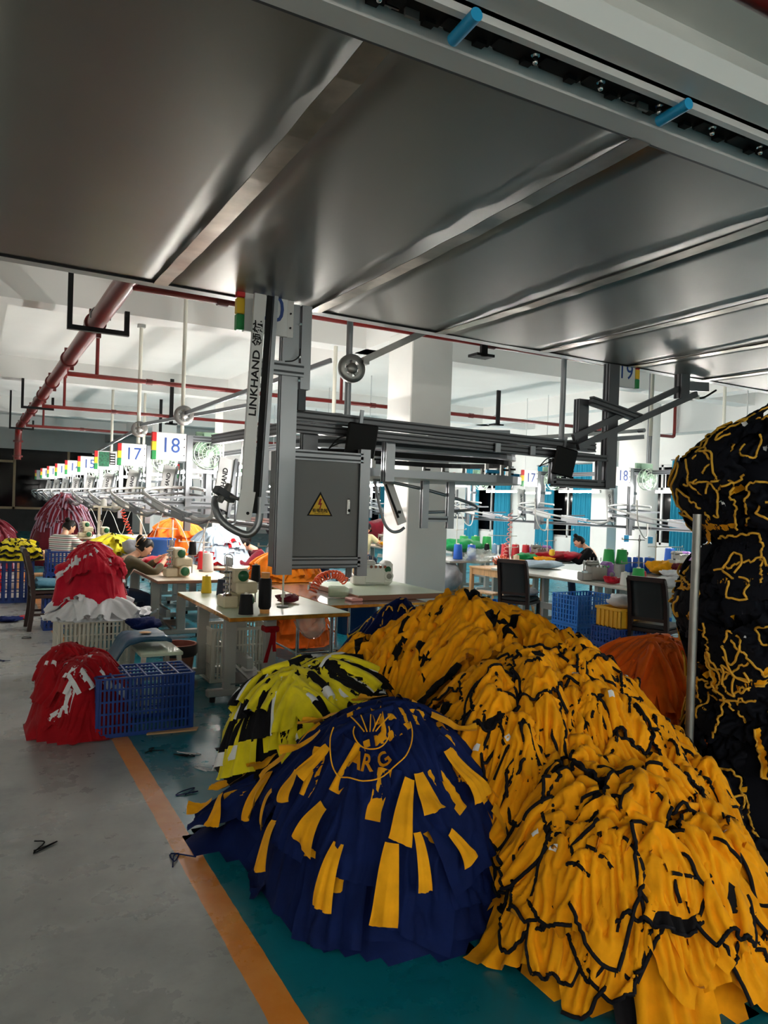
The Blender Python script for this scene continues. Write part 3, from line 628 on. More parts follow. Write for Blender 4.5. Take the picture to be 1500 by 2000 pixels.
# ================================================================== hanging sewing stations
def make_station(label):
    st = thing('conveyor_station', label, 'conveyor', (0, 0, 0), 0, 'hanging conveyor stations')
    b = MB(); prof(b, (.5, .05, 1.25), (.5, .05, 2.52), .08, .08, (0, 1, 0)); b.build('post', AL, st)
    b = MB(); prof(b, (.84, .3, 1.35), (.84, .3, 2.5), .08, .08, (0, 1, 0)); b.build('post', AL, st)
    b = MB(); prof(b, (.46, .06, 2.49), (.88, .06, 2.49), .07, .08); prof(b, (.84, -2.2, 2.46), (.84, .4, 2.46), .07, .08); b.build('top_beam', AL, st)
    b = MB(); prof(b, (.12, .1, 1.62), (.84, .1, 1.62), .05, .06); prof(b, (.84, -2.2, 1.4), (.84, .3, 1.4), .05, .06); b.bar((.5, .06, 2.06), (.9, .28, 2.06), .04, .05); b.build('lower_beam', AL, st)
    for k, dz in enumerate((0, -.085)):
        pts = spline([(.62, -.35, 1.80 + dz), (.5, .06, 1.83 + dz), (.2, .16, 1.82 + dz), (-.06, .02, 1.78 + dz), (-.1, -.3, 1.71 + dz), (-.04, -.85, 1.61 + dz), (.0, -1.5, 1.54 + dz * .8), (.03, -2.05, 1.49 + dz * .6), (.05, -2.3, 1.47 + dz * .4), (.12, -2.42, 1.5), (.16, -2.44, 1.58)], 6)
        MB().tube(pts, .017 if k else .02, 8).build('guide_rail', 'alu' if k else 'alu_white', st)
    b = MB(); b.bar((-.075, -.5, 1.64), (-.035, -1.0, 1.56), .012, .1, 0); b.bar((-.02, -1.3, 1.54), (0, -1.75, 1.49), .012, .12, 1); b.bar((.0, -1.75, 1.53), (.02, -2.0, 1.51), .05, .05, 1); b.build('rail_plate', ['board', 'alu'], st)
    b = MB()
    for y, z in ((-.45, 1.69), (-1.15, 1.57), (-1.9, 1.5)): b.bar((-.02, y, z), (.84, y + .1, z + .02), .025, .03)
    b.build('rail_bracket', 'alu', st)
    p, q = Vector((.2, -2.42, 1.5)), Vector((.34, -2.2, 2.12))
    b = MB(); b.bar(p, q, .16, .03, 0, up=(0, 1, 0)); b.bar(p + Vector((.1, 0, 0)), q + Vector((.1, 0, 0)), .03, .05, 1, up=(0, 1, 0)); b.cyl(p + Vector((.04, -.03, .05)), p + Vector((.04, -.015, .05)), .02, n=8, mi=1); a = b.build('lift_arm', ['alu_white', 'alu'], st)
    t = text('lettering', 'LINKHAND', .075, 'letter', a, (0, 0, 0), bold=.022); d = (q - p).normalized(); n = Vector((0, -1, 0)); n = (n - d * n.dot(d)).normalized(); t.matrix_local = Matrix.Translation(lerp(p, q, .55)) @ Matrix.Translation(n * .017) @ Matrix((d, n.cross(d), n)).transposed().to_4x4()
    b = MB(); b.box((.25, -2.38, 1.56), (.1, .08, .06), 1, (.3, .4, 0)); b.tube(spline([(.3, -2.35, 1.5), (.33, -2.35, 1.44), (.4, -2.33, 1.44), (.42, -2.3, 1.56), (.5, -2.1, 2.1)], 5), .014, 6); b.build('gripper', ['alu', 'alu_dark'], st)
    return st


def set_number(st, s, open_box=False):
    number_board(st, s, .06, 0, 2.18, open_box=open_box)


def make_fan():
    f = thing('wall_fan', 'x', 'fan')
    b = MB()
    for k in range(5):
        r = (.2, .2, .15, .1, .05)[k]; y = (0, -.1, -.13, -.14, -.145)[k]
        b.tube([(r * math.cos(t), y, r * math.sin(t)) for t in np.linspace(0, 2 * math.pi, 25)[:-1]], .009 if k < 2 else .005, 5, closed=True)
    for k in range(16): a = k * math.pi / 8; b.tube([(.2 * math.cos(a), 0, .2 * math.sin(a)), (.2 * math.cos(a), -.09, .2 * math.sin(a)), (.15 * math.cos(a), -.13, .15 * math.sin(a)), (.04 * math.cos(a), -.145, .04 * math.sin(a))], .004, 4)
    b.build('guard', 'fan_pale', f)
    b = MB(); b.lathe([(0, -.08), (.05, -.07), (.06, 0), (.07, .04), (.06, .16), (0, .18)], n=18, axis='y'); b.build('motor', 'fan_pale', f)
    b = MB()
    for k in range(3):
        a = k * 2 * math.pi / 3 + .4; vs = []
        for i in range(5):
            r = .04 + .14 * i / 4
            for j in range(4): th = a + (j / 3 - .5) * (1.1 - .2 * i / 4); vs.append((r * math.cos(th), -.05 + .035 * (j / 3 - .5), r * math.sin(th)))
        b.add(vs, [(i * 4 + j, i * 4 + j + 1, i * 4 + j + 5, i * 4 + j + 4) for i in range(4) for j in range(3)], 0, True)
    b.build('blades', 'fan_green', f); MB().lathe([(0, -.15), (.04, -.148), (.045, -.14)], n=16, axis='y').build('badge', 'fan_green', f)
    b = MB(); b.box((0, .1, .14), (.05, .05, .3)); b.box((.1, .14, .26), (.44, .04, .1)); b.build('bracket', 'fan_green', f)
    return f


def make_led(kind='led'):
    t = thing('led_batten', 'x', 'lamp')
    MB().cyl((0, -.6, 0), (0, .6, 0), .017, n=10).build('tube', kind, t)
    b = MB(); b.box((0, 0, .028), (.014, 1.24, .02)); b.span((-.02, -.62, -.02), (.02, -.6, .04)); b.span((-.02, .6, -.02), (.02, .62, .04)); b.span((-.01, -.4, .04), (.01, -.39, .34)); b.span((-.01, .39, .04), (.01, .4, .34)); b.build('housing', 'alu_white', t)
    return t


ORD = ['nearest', 'second', 'third', 'fourth', 'fifth', 'sixth', 'seventh', 'eighth', 'farthest']
st0 = make_station('conveyor station of the left row with number board 18'); fan0 = make_fan(); led0 = make_led('led_left')
LX, RX = 2.02, 10.42
first = True
left = [(n, 10.0 + 2.62 * (18 - n)) for n in range(18, 9, -1)]
st_all = []
for i, (n, y) in enumerate(left):
    s = st0 if first else copy_tree(st0); first = False; s.location = (LX, y, 0)
    s['label'] = 'conveyor station of the left row with an open board showing green circuitry' if n == 16 else 'conveyor station of the left row, %s from the front, with number board %d' % (ORD[i], n)
    st_all.append((s, str(n), n == 16))
    if i < 5:
        f = fan0 if i == 0 else copy_tree(fan0); f.location = (LX + .78, y + .2, 2.3); f['label'] = 'pale green fan of the left row, %s from the front, behind board %d' % (ORD[i], n); f['group'] = 'pale green station fans'
for j, (n, y) in enumerate(((18, 10.15), (17, 12.8), (16, 15.45), (15, 18.1), (14, 20.7), (13, 23.3))):
    s = copy_tree(st0, 'conveyor station of the right row, %s from the front, with number board %d' % (ORD[j], n), (RX, y, 0)); st_all.append((s, str(n), False))
    if j < 4: copy_tree(fan0, 'pale green fan of the right row, %s from the front, beside board %d' % (ORD[j], n), (RX + .78, y - .05, 2.33), None, 'pale green station fans')
for s, n, ob in st_all: set_number(s, n, ob)
# other half of the left line, facing away
for j, y in enumerate((8.9, 11.5, 14.1, 16.7, 19.3)):
    copy_tree(st0, 'unnumbered conveyor station on the far side of the left row, %s from the front' % ORD[j], (4.6, y, 0), math.pi)
led1 = make_led(); b = MB()
for y in (-.395, .395): b.span((-.008, y - .008, .3), (.008, y + .008, 2.41))
b.build('drop_rod', 'alu_white', led1)
for p, (row, x, ys) in enumerate((('left', 2.88, [6.95] + [9.3 + 2.62 * k for k in range(8)]), ('inner', 3.74, [9.4 + 2.62 * k for k in range(5)]), ('right', RX + .86, [9.3, 11.95, 14.6, 17.25, 19.8, 22.4]), ('outer', 12.3, [8.4, 14.6, 20]), ('far middle', 7.6, [14.2, 17.2, 20.2, 23.2]), ('central', 6.9, [11.6]))):  # first left batten added out of sight behind the cabinet to brighten nearby
    for k, y in enumerate(ys):
        o = led1 if p > 2 else led0; l = o if o['label'] == 'x' else copy_tree(o)
        l.location = (x, y, 2.09); l['label'] = 'lit LED batten of the %s row, %s from the front' % (row, ORD[k]); l['group'] = 'LED battens over the sewing lines'
# added unseen battens behind the camera, lighting the fronts of the heaps
lb = make_led('led_back'); MB().box((0, 0, .055), (.22, 1.26, .02), 0, None, .004).build('reflector', 'alu_white', lb)  # unseen cap added to keep this light off the near ceiling
for k, (x, y) in enumerate([(x, y) for x in (-3, -.5, 2.0, 4.5, 7, 10) for y in (-4.5, -7.2)]):
    l = lb if k == 0 else copy_tree(lb); l.location = (x, y, 2.75); l['label'] = 'lit LED batten behind the photographer'; l['group'] = 'LED battens behind the photographer'

# ================================================================== furniture
def table(lab, x0, x1, y0, y1, top='top_beige', edge='edge_brown', z=.78, th=.035, legs='T', rz=0.):
    t = thing('sewing_table', lab, 'table', (x0, y0, 0), rz); w, d = x1 - x0, y1 - y0
    b = MB(); b.span((.004, .004, z - .003), (w - .004, d - .004, z)); b.build('table_top', top, t)
    b = MB(); b.span((0, 0, z - th), (w, d, z - .003), 0, .004); b.build('edge_band', edge, t)
    if legs == 'T':
        for y in (d * .3, d * .8):
            for x in (w * .16, w * .5):
                MB().box((x, y, (z - th + .06) / 2), (.1, .06, z - th - .06), 0, None, .005).build('leg', 'leg_grey', t)
            b = MB(); b.box((w * .38, y, .075), (w * .8, .07, .06), 0, None, .008); b.cyl((w * .03, y, 0), (w * .03, y, .05), .025, n=10, mi=1); b.cyl((w * .73, y, 0), (w * .73, y, .05), .025, n=10, mi=1); b.build('foot_bar', ['leg_grey', 'black'], t)
        b = MB(); b.box((w * .33, d * .55, .3), (.05, d * .52, .09)); b.build('stretcher', 'leg_grey', t)
        b = MB(); b.box((w * .33, d * .35, .16), (.34, .24, .015), 0, (.15, 0, 0)); b.bar((w * .33, d * .55, .2), (w * .33, d * .2, .15), .03, .02); b.build('treadle', 'steel_dull', t)
    elif legs == 'chrome':
        for x in (.03, w - .03):
            for y in (.03, d * .5, d - .03): MB().cyl((x, y, 0), (x, y, z - th), .017, n=10).build('leg', 'steel', t)
        b = MB()
        for x in (.03, w - .03): b.cyl((x, .03, .18), (x, d - .03, .18), .012, n=8)
        b.cyl((.03, d * .5, .18), (w - .03, d * .5, .18), .012, n=8); b.build('stretcher', 'steel', t)
    elif legs == 'pine':
        for x in (.04, w - .04):
            for y in (.04, d - .04): MB().box((x, y, (z - th) / 2), (.06, .06, z - th), 0, None, .004).build('leg', 'pine', t)
        b = MB()
        for y in (.04, d - .04): b.span((.06, y - .012, z - th - .1), (w - .06, y + .012, z - th))
        for x in (.04, w - .04): b.span((x - .012, .06, z - th - .1), (x + .012, d - .06, z - th))
        b.build('apron', 'pine', t)
    return t


table('near sewing table with black thread cones on top and a red ribbon on its leg', 1.76, 2.80, 5.62, 7.30, 'top_green', 'edge_brass')
t = table('silver sheet-metal table with chrome legs behind the near sewing table', 2.84, 3.86, 6.1, 7.75, 'steel', 'edge_brass', .77, .03, 'chrome')
table('chrome-legged metal work table beside the far edge of the silver table', 2.92, 3.8, 7.9, 8.8, 'steel', 'edge_brass', .76, .03, 'chrome')
t = thing('table_board', 'loose pale green table board with brown edge lying on the silver table', 'table', (3.22, 6.3, .771)); MB().span((.005, .005, .05), (.995, 1.195, .053)).build('laminate', 'top_green', t); MB().span((0, 0, 0), (1.0, 1.2, .05), 0, .004).build('core', 'edge_brown', t)
table('beige sewing table of the worker in olive', 1.78, 2.7, 8.3, 10.95, 'top_beige', 'edge_brown')
table('pale sewing table of the worker in stripes', 1.74, 2.7, 11.2, 13.3, 'top_beige', 'edge_brown')
for k in (0, 1, 3, 4): table('pale sewing table of the left row, %s beyond the worker in stripes' % ('first', 'second', '', 'third', 'farthest')[k], 1.76, 2.7, 13.9 + k * 2.62, 15.5 + k * 2.62)
for k, (xa, xb, y) in enumerate(((2.75, 3.4, 9.7), (2.75, 3.55, 11.6), (3.0, 3.9, 14.2), (3.0, 3.9, 16.8))): table('sewing table on the inner side of the left row, %s from the front' % ORD[k], xa, xb, y, y + 1.55)
table('long white sewing table with the purple machine behind the stacked blue crates', 6.95, 8.1, 6.25, 9.2, 'top_white', 'leg_cream')
table('narrow metal table joined to the right of the long white table', 8.3, 9.4, 7.0, 8.6, 'steel_dull', 'leg_grey')
table('grey table with a white terry bundle behind the right chair', 10.6, 11.9, 7.6, 9.4, 'top_white', 'leg_grey')
table('pine work table with a coiled orange hose on it', 7.25, 8.1, 9.25, 10.2, 'pine', 'pine', .72, .03, 'pine')
table('grey table with blue cones beside the white column', 7.0, 7.9, 10.4, 11.5, 'steel_dull', 'leg_grey')
table('dark table holding green cones behind the pine table', 8.8, 10.2, 11.6, 13.2, 'steel_dull', 'leg_grey')
table('table with red cones in front of the far round column', 8.4, 9.4, 10.0, 11.5, 'steel_dull', 'leg_grey')
for k in range(3): table('sewing table of the right row, %s behind the dark table of green cones' % ('first', 'second', 'third')[k], 9.3, 10.4, 14 + 2.6 * k, 15.5 + 2.6 * k)
table('far table of the worker in the cream shirt', 7.6, 8.9, 13.6, 15.0, 'top_beige', 'leg_grey')


def crate(lab, x, y, w, d, h, m, nx=6, nz=4, z=0., rz=0., bars=3, lid=False, open_top=True, group=None, t=.012):
    c = thing('crate', lab, 'crate', (x, y, z), rz, group)
    b = MB(); bw = .5 * w / (nx * bars)
    for sx in (0, w):
        for sy in (0, d): b.box((sx + (t if sx == 0 else -t), sy + (t if sy == 0 else -t), h / 2), (2.2 * t, 2.2 * t, h), 0, None, .004)
    for zz in [h * k / nz for k in range(nz + 1)]:
        e = .028 if zz in (0, h) else .012; zc = min(max(zz, e / 2), h - e / 2)
        for sy in (t / 2, d - t / 2): b.box((w / 2, sy, zc), (w, t, e))
        for sx in (t / 2, w - t / 2): b.box((sx, d / 2, zc), (t, d - 2 * t, e))
    n = nx * bars
    for k in range(1, n):
        e = .018 if k % bars == 0 else bw
        for sy in (t / 2, d - t / 2): b.box((w * k / n, sy, h / 2), (e, t * .7, h - .01))
    ny = max(2, round(n * d / w))
    for k in range(1, ny):
        e = .018 if k % bars == 0 else bw
        for sx in (t / 2, w - t / 2): b.box((sx, d * k / ny, h / 2), (t * .7, e, h - .01))
    b.build('lattice_wall', m, c)
    b = MB()
    for zz in ([h - .006] if lid else []) + ([] if lid else [.006]):
        for k in range(nx * (2 if lid else 1) + 1): b.box((w * k / (nx * (2 if lid else 1)), d / 2, zz), (.012, d, .012))
        for k in range(5): b.box((w / 2, d * k / 4, zz), (w, .012, .012))
    b.build('grid_base', m, c)
    return c


crate('blue plastic crate standing upside down at the front beside the red heap', .78, 5.46, .68, .42, .42, 'crate_blue', 3, 5, lid=True, bars=8)
tag(MB().prism([(1.12, 5.43), (1.47, 5.40), (1.50, 5.46), (1.15, 5.49)], .001, .012).build('floor_strip', 'carton'), 'flat brown strip poking out under the front blue crate', 'strip')
crate('white lattice crate under the crimson and white garments', .70, 7.30, .66, .46, .54, 'crate_white', 3, 4, bars=6)
crate('white lattice crate under the near sewing table', 1.95, 6.75, .6, .42, .5, 'crate_white', 3, 3, bars=6)
crate('blue crate standing on the floor under the seat of the dark wooden chair', .80, 10.05, .46, .42, .46, 'crate_blue', 2, 5, bars=4)
crate('blue crate on the seat side behind the dark wooden chair, with a grey strap', .98, 12.0, .62, .42, .34, 'crate_blue', 2, 4, z=.5, bars=6)
crate('blue crate carrying another blue crate behind the dark wooden chair', .96, 12.0, .64, .42, .5, 'crate_blue', 2, 4, bars=4)
crate('blue crate behind the lemon shirts at the left', .36, 12.7, .5, .42, .64, 'crate_blue', 2, 4, bars=3)
crate('upper crate of the bright blue pair left of the yellow crate', 6.42, 6.75, .62, .46, .36, 'crate_pale', 3, 6, z=.30, bars=4)
crate('lower crate of the bright blue pair left of the yellow crate', 6.42, 6.75, .62, .46, .295, 'crate_pale', 3, 5, bars=4)
crate('blue crate under the yellow crate', 6.22, 5.9, .56, .42, .20, 'crate_blue', 3, 3, z=.205, bars=4)
crate('lowest blue crate under the yellow crate', 6.22, 5.9, .56, .42, .2, 'crate_blue', 3, 3, bars=4)
crate('bright blue crate at the foot of the rack', 6.28, 5.05, .55, .4, .34, 'crate_pale', 3, 4, bars=4)
crate('flat bright blue crate beyond the crest of the yellow heap', 6.55, 8.95, .7, .5, .26, 'crate_pale', 3, 3, bars=4)
crate('blue crate under the narrow metal table', 7.75, 6.9, .5, .4, .3, 'crate_pale', 3, 3, bars=3)
yc_ = thing('plastic_bin', 'solid yellow plastic bin on the blue crates, filled with grey cloth', 'bin', (6.27, 5.92, .405))
b = MB(); W_, D_, H_ = .52, .38, .22
for (a, q) in (((0, 0, 0), (W_, .012, H_)), ((0, D_ - .012, 0), (W_, D_, H_)), ((0, 0, 0), (.012, D_, H_)), ((W_ - .012, 0, 0), (W_, D_, H_)), ((0, 0, 0), (W_, D_, .012)), ((-.012, -.012, H_ - .03), (W_ + .012, 0, H_)), ((-.012, 0, H_ - .03), (0, D_, H_)), ((W_, 0, H_ - .03), (W_ + .012, D_, H_)), ((-.012, D_, H_ - .03), (W_ + .012, D_ + .012, H_))): b.span(a, q, 0, .003)
for k in range(1, 6): b.span((W_ * k / 6 - .006, -.01, 0), (W_ * k / 6 + .006, 0, H_ - .03)); b.span((-.01, D_ * k / 6 - .006, 0), (0, D_ * k / 6 + .006, H_ - .03))
b.build('tub', 'crate_yellow', yc_)


# ---- seats
def chair(lab, x, y, rz, frame='dark_wood', pad='leather', cush=None):
    c = thing('dining_chair', lab, 'chair', (x, y, 0), rz)      # faces local +y
    for s in (-1, 1):
        b = MB(); P = [(s * .2, -.23, 0), (s * .2, -.2, .25), (s * .2, -.19, .45), (s * .2, -.215, .7), (s * .195, -.27, .93), (s * .19, -.30, .99)]
        for p, q in zip(P[:-1], P[1:]): b.bar(p, q, .042, .05, 0, up=(0, 1, 0))
        b.build('back_post', frame, c); b = MB(); b.bar((s * .2, .2, 0), (s * .2, .2, .43), .04, .04, 0, up=(0, 1, 0)); b.build('leg', frame, c)
        MB().bar((s * .2, -.19, .2), (s * .2, .2, .2), .022, .03).build('stretcher', frame, c)
    b = MB(); b.span((-.22, -.2, .40), (.22, .22, .44), 0, .006); b.build('seat_frame', frame, c); b = MB(); b.box((0, .01, .465), (.42, .42, .06), 0, None, .022); b.build('seat', pad, c)
    vs = []; n = 8
    for yo in (-.012, .022):
        for i in range(n + 1):
            for j in range(5): u, v = i / n, j / 4; z = .56 + .40 * u; yb = np.interp(z, [.45, .7, .93, .99], [-.19, -.215, -.27, -.30]); vs.append(((v - .5) * .37, yb + yo + (.012 if yo > 0 else -.008) * math.sin(math.pi * v) * math.sin(math.pi * u), z))
    s = (n + 1) * 5; fs = []
    for o in (0, s):
        for i in range(n):
            for j in range(4): a = o + i * 5 + j; fs.append((a, a + 1, a + 6, a + 5) if o == 0 else (a, a + 5, a + 6, a + 1))
    for i in range(n): fs += [(i * 5, i * 5 + 5, s + i * 5 + 5, s + i * 5), (i * 5 + 4, s + i * 5 + 4, s + i * 5 + 9, i * 5 + 9)]
    MB().add(vs, fs, 0, True).build('backrest', pad, c)
    MB().bar((-.2, -.298, .985), (.2, -.298, .985), .04, .05).build('top_rail', frame, c); MB().bar((-.2, -.2, .545), (.2, -.2, .545), .03, .035).build('back_rail', frame, c)
    return c


chair('black leather chair with dark wood frame, beside the yellow crate', 6.62, 5.75, R(-72))
chair('black leather chair left of the stacked bright blue crates, with a grey seat pad', 6.62, 8.1, R(-62))
chair('dark wooden chair seen edge-on at the left aisle', .86, 10.25, R(-88), pad='dark_wood')
chair('dark chair of the worker at the far right table', 9.75, 9.6, R(60))
chair('black chair in the dark area behind the stooping worker', 4.0, 11.6, R(80))
def cushion(lab, x, y, z, w, d, h, m, rz=0, tilt=0):
    o = MB().box((0, 0, 0), (w, d, h), 0, None, h * .42).build('seat_cushion', m); o.location = (x, y, z); o.rotation_euler = (0, tilt, rz)
    md = o.modifiers.new('soft', 'SUBSURF'); md.levels = md.render_levels = 2
    return tag(o, lab, 'cushion')


cushion('teal dotted seat cushion on the dark wooden chair', .9, 10.25, .56, .44, .42, .1, mat('dotted_teal', (58, 108, 130), .8, noise=(26, .0), col2=(70, 120, 140)), .0, R(4))
tag(MB().box((.9, 10.25, .51), (.43, .41, .02), 0, None, .008).build('folded_cloth', 'mint_cloth'), 'mint cloth folded under the teal cushion', 'cloth')
cushion('grey foam seat pad on the black chair left of the bright blue crates', 6.64, 8.11, .55, .42, .42, .11, 'c_grey', R(-62))


def stool(lab, x, y, w, d, h, top, leg, rz=0., splay=.03):
    s = thing('stool', lab, 'stool', (x, y, 0), rz); MB().box((0, 0, h - .015), (w, d, .03), 0, None, .005).build('seat', top, s)
    for sx in (-1, 1):
        for sy in (-1, 1): MB().bar((sx * (w / 2 - .03), sy * (d / 2 - .03), h - .03), (sx * (w / 2 - .03 + splay), sy * (d / 2 - .03 + splay), 0), .035, .035).build('leg', leg, s)
    b = MB()
    for sx in (-1, 1): b.bar((sx * (w / 2 - .03 + splay * .5), -d / 2 + .03, h * .4), (sx * (w / 2 - .03 + splay * .5), d / 2 - .03, h * .4), .02, .03)
    b.bar((-w / 2 + .03, 0, h * .4), (w / 2 - .03, 0, h * .4), .02, .03); b.build('stretcher', leg, s)
    return s


stool('small stool with pale board top behind the front blue crate', 1.38, 6.42, .34, .5, .43, 'top_green', 'leg_cream')
stool('low pine stool beside the pine table', 7.3, 9.75, .26, .5, .34, 'pine', 'pine', R(10), .05)
stool('taller pine stool under the pine table', 7.85, 9.6, .3, .3, .46, 'pine', 'pine', .3, .05)
stool('pine stool in front of the grey table by the white column', 7.2, 10.7, .28, .28, .5, 'pine', 'pine', .2, .04)
stool('wooden stool of the worker in stripes', .98, 12.55, .34, .3, .46, 'pine', 'pine')
stool('stool of the worker in olive', 1.30, 9.3, .34, .3, .46, 'dark_wood', 'dark_wood'); stool('stool of the worker in the cream shirt', 7.1, 14.0, .34, .3, .46, 'pine', 'pine')
nb = table('wooden side table with turned legs behind the lilac bundle', .7, 1.35, 14.6, 15.4, 'pine', 'pine', .62, .03, 'pine')
# folded plastic cover on the small stool
cv = thing('folded_cover', 'dark blue plastic cover folded over the small stool behind the front blue crate', 'cover', (1.26, 6.52, .432)); vs = []; n = 12
for k, dz in enumerate((0, .03)):
    for i in range(n + 1):
        for j in range(6): u, v = i / n, j / 5; vs.append((-.27 + u * .5, -.2 + v * .42, dz + (.07 * math.sin(min(1, u * 1.6) * 1.6) if u < .95 else .05) - (max(0, .28 - u) * .75 if u < .28 else 0) + .008 * math.sin(j * 2 + i)))
s = (n + 1) * 6; fs = []
for o in (0, s):
    for i in range(n):
        for j in range(5): a = o + i * 6 + j; fs.append((a, a + 6, a + 7, a + 1) if o else (a, a + 1, a + 7, a + 6))
for i in range(n): fs += [(i * 6, i * 6 + 6, s + i * 6 + 6, s + i * 6), (i * 6 + 5, s + i * 6 + 5, s + i * 6 + 11, i * 6 + 11)]
for j in range(5): fs += [(j, s + j, s + j + 1, j + 1), (n * 6 + j, n * 6 + j + 1, s + n * 6 + j + 1, s + n * 6 + j)]
MB().add(vs, fs, 0, True).build('sheet', 'navy_cover', cv); MB().lathe([(0, .002), (.05, .002), (.05, 0)], (.05, .0, .11), 20).build('sticker', 'carton', cv)


# ---- bins, buckets, drums
def pail(lab, x, y, r0, r1, h, m, inner=None, z=0., cat='bucket', name='bucket', band=None):
    t = thing(name, lab, cat, (x, y, z)); MB().lathe([(0, 0), (r0, 0), (r1, h), (r1 + .012, h), (r1 + .012, h - .02), (r1 - .004, h - .02)], n=28).build('shell', m, t)
    MB().lathe([(r1 - .006, h), (r0 - .006, .02), (0, .02)], n=28).build('inside', inner or m, t)
    if band: MB().lathe([(r1 + .016, h - .005), (r1 + .02, h - .09), (r1 + .004, h - .11)], n=28).build('bag_rim', band, t)
    return t


pail('salmon waste bin with a dark liner beside the near sewing table', 1.69, 6.90, .115, .15, .36, 'bin_pink', 'bin_inner', cat='bin', name='waste_bin', band='bag_black')
pail('yellow bucket with black handle beyond the grey control cabinet', 4.9, 9.6, .13, .16, .36, 'yellow_plastic', z=.25); tag(MB().span((4.7, 9.4, 0), (5.06, 9.8, .25), 0, .006).build('carton_box', 'carton'), 'brown box under the yellow bucket', 'box')
pail('orange bucket behind the white column', 6.0, 10.6, .14, .19, .3, 'orange_plastic', z=.3); pail('blue tub under the orange bucket', 6.0, 10.6, .16, .2, .3, 'blue_drum_light')
pail('big dark blue drum behind the hanging lift post', 3.95, 9.25, .26, .29, .85, 'blue_drum'); pail('second dark blue drum right of the hanging lift post', 4.45, 8.75, .26, .29, .72, 'blue_drum')
pail('dark blue drum behind the stooping worker', 4.6, 11.6, .3, .32, 1.0, 'blue_drum')
pail('blue plastic bucket behind the machine of the worker in olive', 2.3, 10.6, .16, .2, .34, 'blue_drum_light', z=.78)
def carton(lab, x, y, w, d, h, z=0, m='carton'):
    t = thing('carton_box', lab, 'box', (x, y, z)); b = MB()
    for a, q in (((0, 0, 0), (w, .01, h)), ((0, d - .01, 0), (w, d, h)), ((0, 0, 0), (.01, d, h)), ((w - .01, 0, 0), (w, d, h)), ((0, 0, 0), (w, d, .01))): b.span(a, q)
    b.build('walls', m, t); b = MB(); b.box((w / 2, -.05, h - .02), (w, .1, .008), 0, (.6, 0, 0)); b.box((w / 2, d + .05, h - .02), (w, .1, .008), 0, (-.6, 0, 0)); b.build('flap', m, t)


carton('open brown carton at the foot of the white column', 7.3, 11.1, .6, .4, .24)
carton('brown carton under the far right table', 10.9, 8.2, .5, .4, .3)


# ---- sewing machines
def interlock(lab, x, y, z, rz=0):
    m = thing('sewing_machine', lab, 'sewing machine', (x, y, z), rz)
    b = MB(); b.box((-.06, 0, .05), (.13, .2, .1), 0, None, .012); b.box((.05, .06, .06), (.2, .16, .12), 0, None, .015); b.build('base', 'cream', m)
    b = MB(); b.lathe([(0, -.16), (.05, -.16), (.062, -.14), (.062, -.10), (.0, -.10)], (.07, 0, .07), 24, axis='y'); b.build('hand_wheel', 'cream', m); MB().lathe([(0, -.168), (.05, -.164), (.05, -.16)], (.07, 0, .07), 24, axis='y').build('wheel_face', 'machine_green', m)
    b = MB(); b.box((.07, 0, .17), (.19, .24, .1), 0, None, .014); b.build('arm', 'cream', m)
    b = MB(); b.box((.02, .03, .27), (.14, .26, .12), 0, None, .016); b.build('head', 'cream', m); MB().lathe([(0, -.115), (.044, -.112), (.047, -.1)], (.04, 0, .27), 22, axis='y').build('head_cap', 'machine_green', m)
    b = MB()
    for k in range(5): b.cyl((-.05, -.05 + .04 * k, .34), (-.05, -.05 + .04 * k, .42), .006, n=6); b.cyl((-.12, -.06, .1 + .05 * k), (-.05, -.06, .1 + .05 * k), .012, n=8)
    b.cyl((-.09, -.04, .02), (-.09, -.04, .36), .008, n=8); b.cyl((-.07, -.08, .0), (-.07, -.08, .3), .006, n=6); b.box((-.08, -.05, .1), (.05, .07, .04)); b.tube(spline([(-.11, -.05, .34), (-.11, -.05, .44), (-.05, -.05, .44), (-.04, -.05, .36)], 4), .004, 5); b.build('thread_guide', 'steel', m)
    MB().cyl((.13, .02, .04), (.13, .18, .04), .045, n=14).build('motor', 'black', m)
    return m


interlock('beige flatlock machine with green hand wheel on the near sewing table', 1.98, 6.2, .781); interlock('beige flatlock machine worked by the woman in olive', 2.08, 8.75, .781)
for k in range(2): interlock('beige flatlock machine of the left row, %s beyond the worker in stripes' % ORD[k + 1], 2.1, 14.4 + 2.62 * k, .781)


def overlock(lab, x, y, z, rz, col):
    m = thing('sewing_machine', lab, 'sewing machine', (x, y, z), rz)
    b = MB(); b.box((0, 0, .11), (.24, .2, .2), 0, None, .02); b.box((-.17, -.02, .06), (.14, .18, .11), 0, None, .012); b.box((-.08, 0, .23), (.2, .12, .06), 0, None, .02); b.build('body', 'machine_grey' if col == 'machine_purple' else 'white_plastic', m)
    b = MB(); b.box((.14, 0, .13), (.12, .21, .25), 0, None, .03); b.lathe([(0, -.125), (.04, -.125), (.052, -.11), (.052, -.1)], (.15, 0, .1), 20, axis='y'); b.build('motor_cover', col, m)
    MB().lathe([(0, -.132), (.028, -.13), (.03, -.124)], (.15, 0, .1), 18, axis='y').build('hand_wheel', 'machine_grey', m)
    b = MB()
    for k in range(4): b.cyl((-.05 + .05 * k, -.1, .2), (-.05 + .05 * k, -.13, .2), .016, n=10); b.cyl((-.12 + .05 * k, -.05, .26), (-.12 + .05 * k, -.05, .31), .006, n=6)
    b.box((-.2, -.08, .12), (.06, .05, .03)); b.cyl((-.2, -.05, .1), (-.2, -.05, .27), .01, n=8); b.build('tension_dial', 'steel', m)
    if col == 'white_plastic': MB().lathe([(0, -.108), (.034, -.106), (.036, -.1)], (.14, 0, .17), 20, axis='y').build('logo_badge', 'machine_green', m)
    return m


